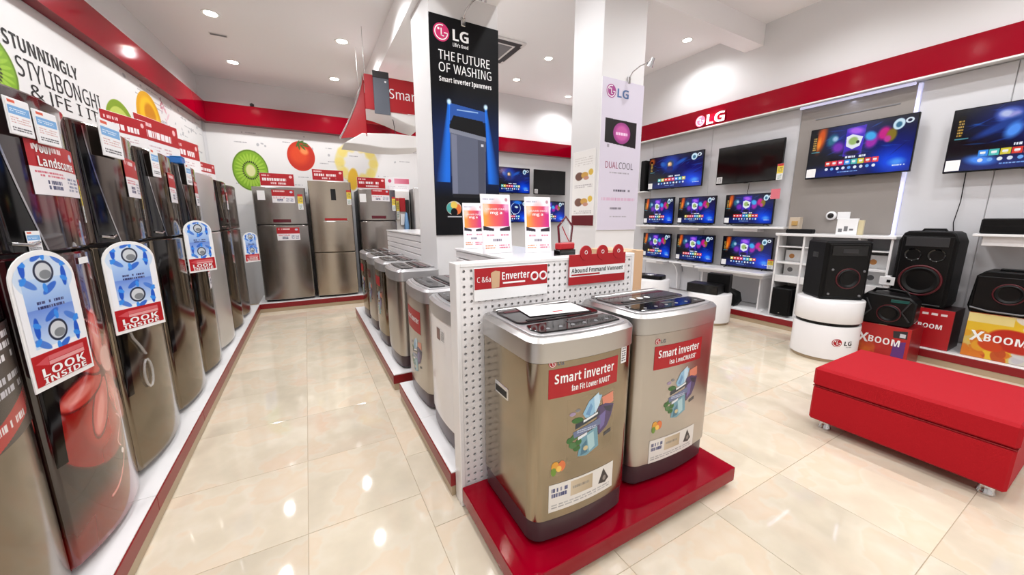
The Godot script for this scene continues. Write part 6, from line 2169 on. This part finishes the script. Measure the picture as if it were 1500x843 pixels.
func hanging_sign() -> void:
	# four-sided header hung over the island: a flat red face, a flared side and white curved under-shades
	var o := thing("hanging_header", "red hanging header with flared side and white curved shades over the island", "sign", Vector3(1.04, 0, -5.2))
	var g := G.new()
	g.bb(-0.30, 2.75, 0.29, 0.34, 3.13, 0.30, 0.002)
	var face := part(o, "red_face", g, M.red_print)
	letters(face, "Smart", front(0.30), -0.02, 2.90, 0.36, 0.11, M.text_white, 0.001, false)
	g = G.new()
	var f := func(u: float, v: float, l: float) -> Vector3:
		var s := maxf(1.0 - v, 0.0)
		return Vector3(-0.31 - 0.27 * pow(s, 1.5) * u - l, 2.44 + 0.69 * v, 0.29 - 0.30 * u * s)
	g.sheet(f, 0.0, 0.0, 1.0, 1.0, 2, 12, 0.0)
	g.sheet(f, 0.0, 0.0, 1.0, 1.0, 2, 12, -0.006)
	part(o, "flared_side", g, M.red_print)
	g = G.new()
	var rim := []
	for i in 9:
		rim.append(f.call(1.0, i / 8.0, 0.0))
	g.tube(rim, 0.011, 6)
	part(o, "side_rim", g, M.silver)
	for pts in [[[-0.30, 2.748], [0.34, 2.748], [0.34, 2.60], [0.18, 2.63], [0.0, 2.69], [-0.16, 2.73]], [[-0.56, 2.34], [-0.36, 2.47], [0.0, 2.50], [0.34, 2.50], [0.34, 2.36], [0.1, 2.33], [-0.12, 2.315], [-0.36, 2.335]]]:
		var pl := PackedVector2Array()
		for q in pts:
			pl.append(Vector2(q[0], q[1]))
		g = G.new()
		g.plate(pl, -0.2, 0.285, 0.01)
		part(o, "white_shade", g, M.white)
	g = G.new()
	g.bb(-0.30, 2.72, -0.31, 0.34, 3.10, -0.30, 0.002)
	part(o, "rear_face", g, M.red_print)
	g = G.new()
	g.bb(-0.305, 3.06, -0.30, -0.285, 3.08, 0.29)
	g.bb(0.325, 3.06, -0.30, 0.345, 3.08, 0.29)
	part(o, "top_frame", g, M.silver)
	for e in [[-0.29, 0.29, 3.63], [-0.29, -0.29, 3.63], [-0.12, 0.29, 3.31], [0.3, -0.29, 3.31]]:
		g = G.new()
		g.tube([Vector3(e[0], 3.07, e[1]), Vector3(e[0], e[2] - 0.002, e[1])], 0.003, 5)
		part(o, "hanging_wire", g, M.silver)
	g = G.new()
	g.tube([Vector3(0.0, 2.76, 0.25), Vector3(0.03, 2.66, 0.2), Vector3(0.05, 2.5, 0.2), Vector3(0.05, 2.38, 0.2)], 0.004, 5)
	part(o, "cable", g, M.dark_grey)
	var w := thing("machine_cutout", "grey cut out picture of a washing machine on the red hanging header", "sign", Vector3(0.925, 2.70, -4.89))
	g = G.new()
	g.bb(-0.09, 0.0, 0.0, 0.09, 0.46, 0.015, 0.003)
	part(w, "board", g, mat(Color(0.36, 0.38, 0.42), 0.4))
	g = G.new()
	g.bb(-0.092, 0.40, 0.0, 0.092, 0.475, 0.02, 0.004)
	part(w, "dark_top", g, M.dark_grey)
	g = G.new()
	g.bb(0.04, 0.355, 0.0152, 0.06, 0.375, 0.016)
	part(w, "badge", g, M.paper)

func small_fittings() -> void:
	var o := thing("air_conditioner", "square ceiling air conditioner cassette with dark slots", "air conditioner", Vector3(2.86, 4.18, -5.85))
	var g := G.new()
	g.bb(-0.42, -0.03, -0.42, 0.42, -0.001, 0.42, 0.008)
	part(o, "panel", g, M.white)
	for e in [[-0.36, -0.05, 0.36, 0.05, 0.0, 0.34], [-0.36, -0.05, 0.36, 0.05, 0.0, -0.34], [-0.05, -0.3, 0.05, 0.3, 0.34, 0.0], [-0.05, -0.3, 0.05, 0.3, -0.34, 0.0]]:
		g = G.new()
		g.bb(e[0] + e[4], -0.034, e[1] + e[5], e[2] + e[4], -0.031, e[3] + e[5])
		part(o, "air_slot", g, M.dark_grey)
	g = G.new()
	g.bb(-0.25, -0.036, -0.25, 0.25, -0.031, 0.25, 0.002)
	part(o, "intake_grille", g, M.mid_grey)
	o = thing("ceiling_vent", "small slotted vent in the low ceiling", "vent", Vector3(-0.72, 3.63, -5.95))
	g = G.new()
	g.bb(-0.09, -0.006, -0.03, 0.09, -0.001, 0.03, 0.002)
	part(o, "frame", g, M.white)
	for i in 3:
		g = G.new()
		g.bb(-0.08, -0.008, -0.022 + i * 0.016, 0.08, -0.0062, -0.012 + i * 0.016)
		part(o, "slot", g, M.mid_grey)
	o = thing("security_sensor", "tiny dark sensor on the end wall above the red band", "sensor", Vector3(-0.6, 3.28, -7.648))
	g = G.new()
	g.lathe(PackedVector2Array([Vector2(0, -0.03), Vector2(0.025, -0.025), Vector2(0.03, 0.01), Vector2(0, 0.03)]), 12)
	var b := part(o, "body", g, M.dark_grey)
	b.position = Vector3(0, 0, 0.04)
	g = G.new()
	g.bb(-0.01, -0.01, 0.001, 0.01, 0.01, 0.04)
	part(o, "mount", g, M.mid_grey)
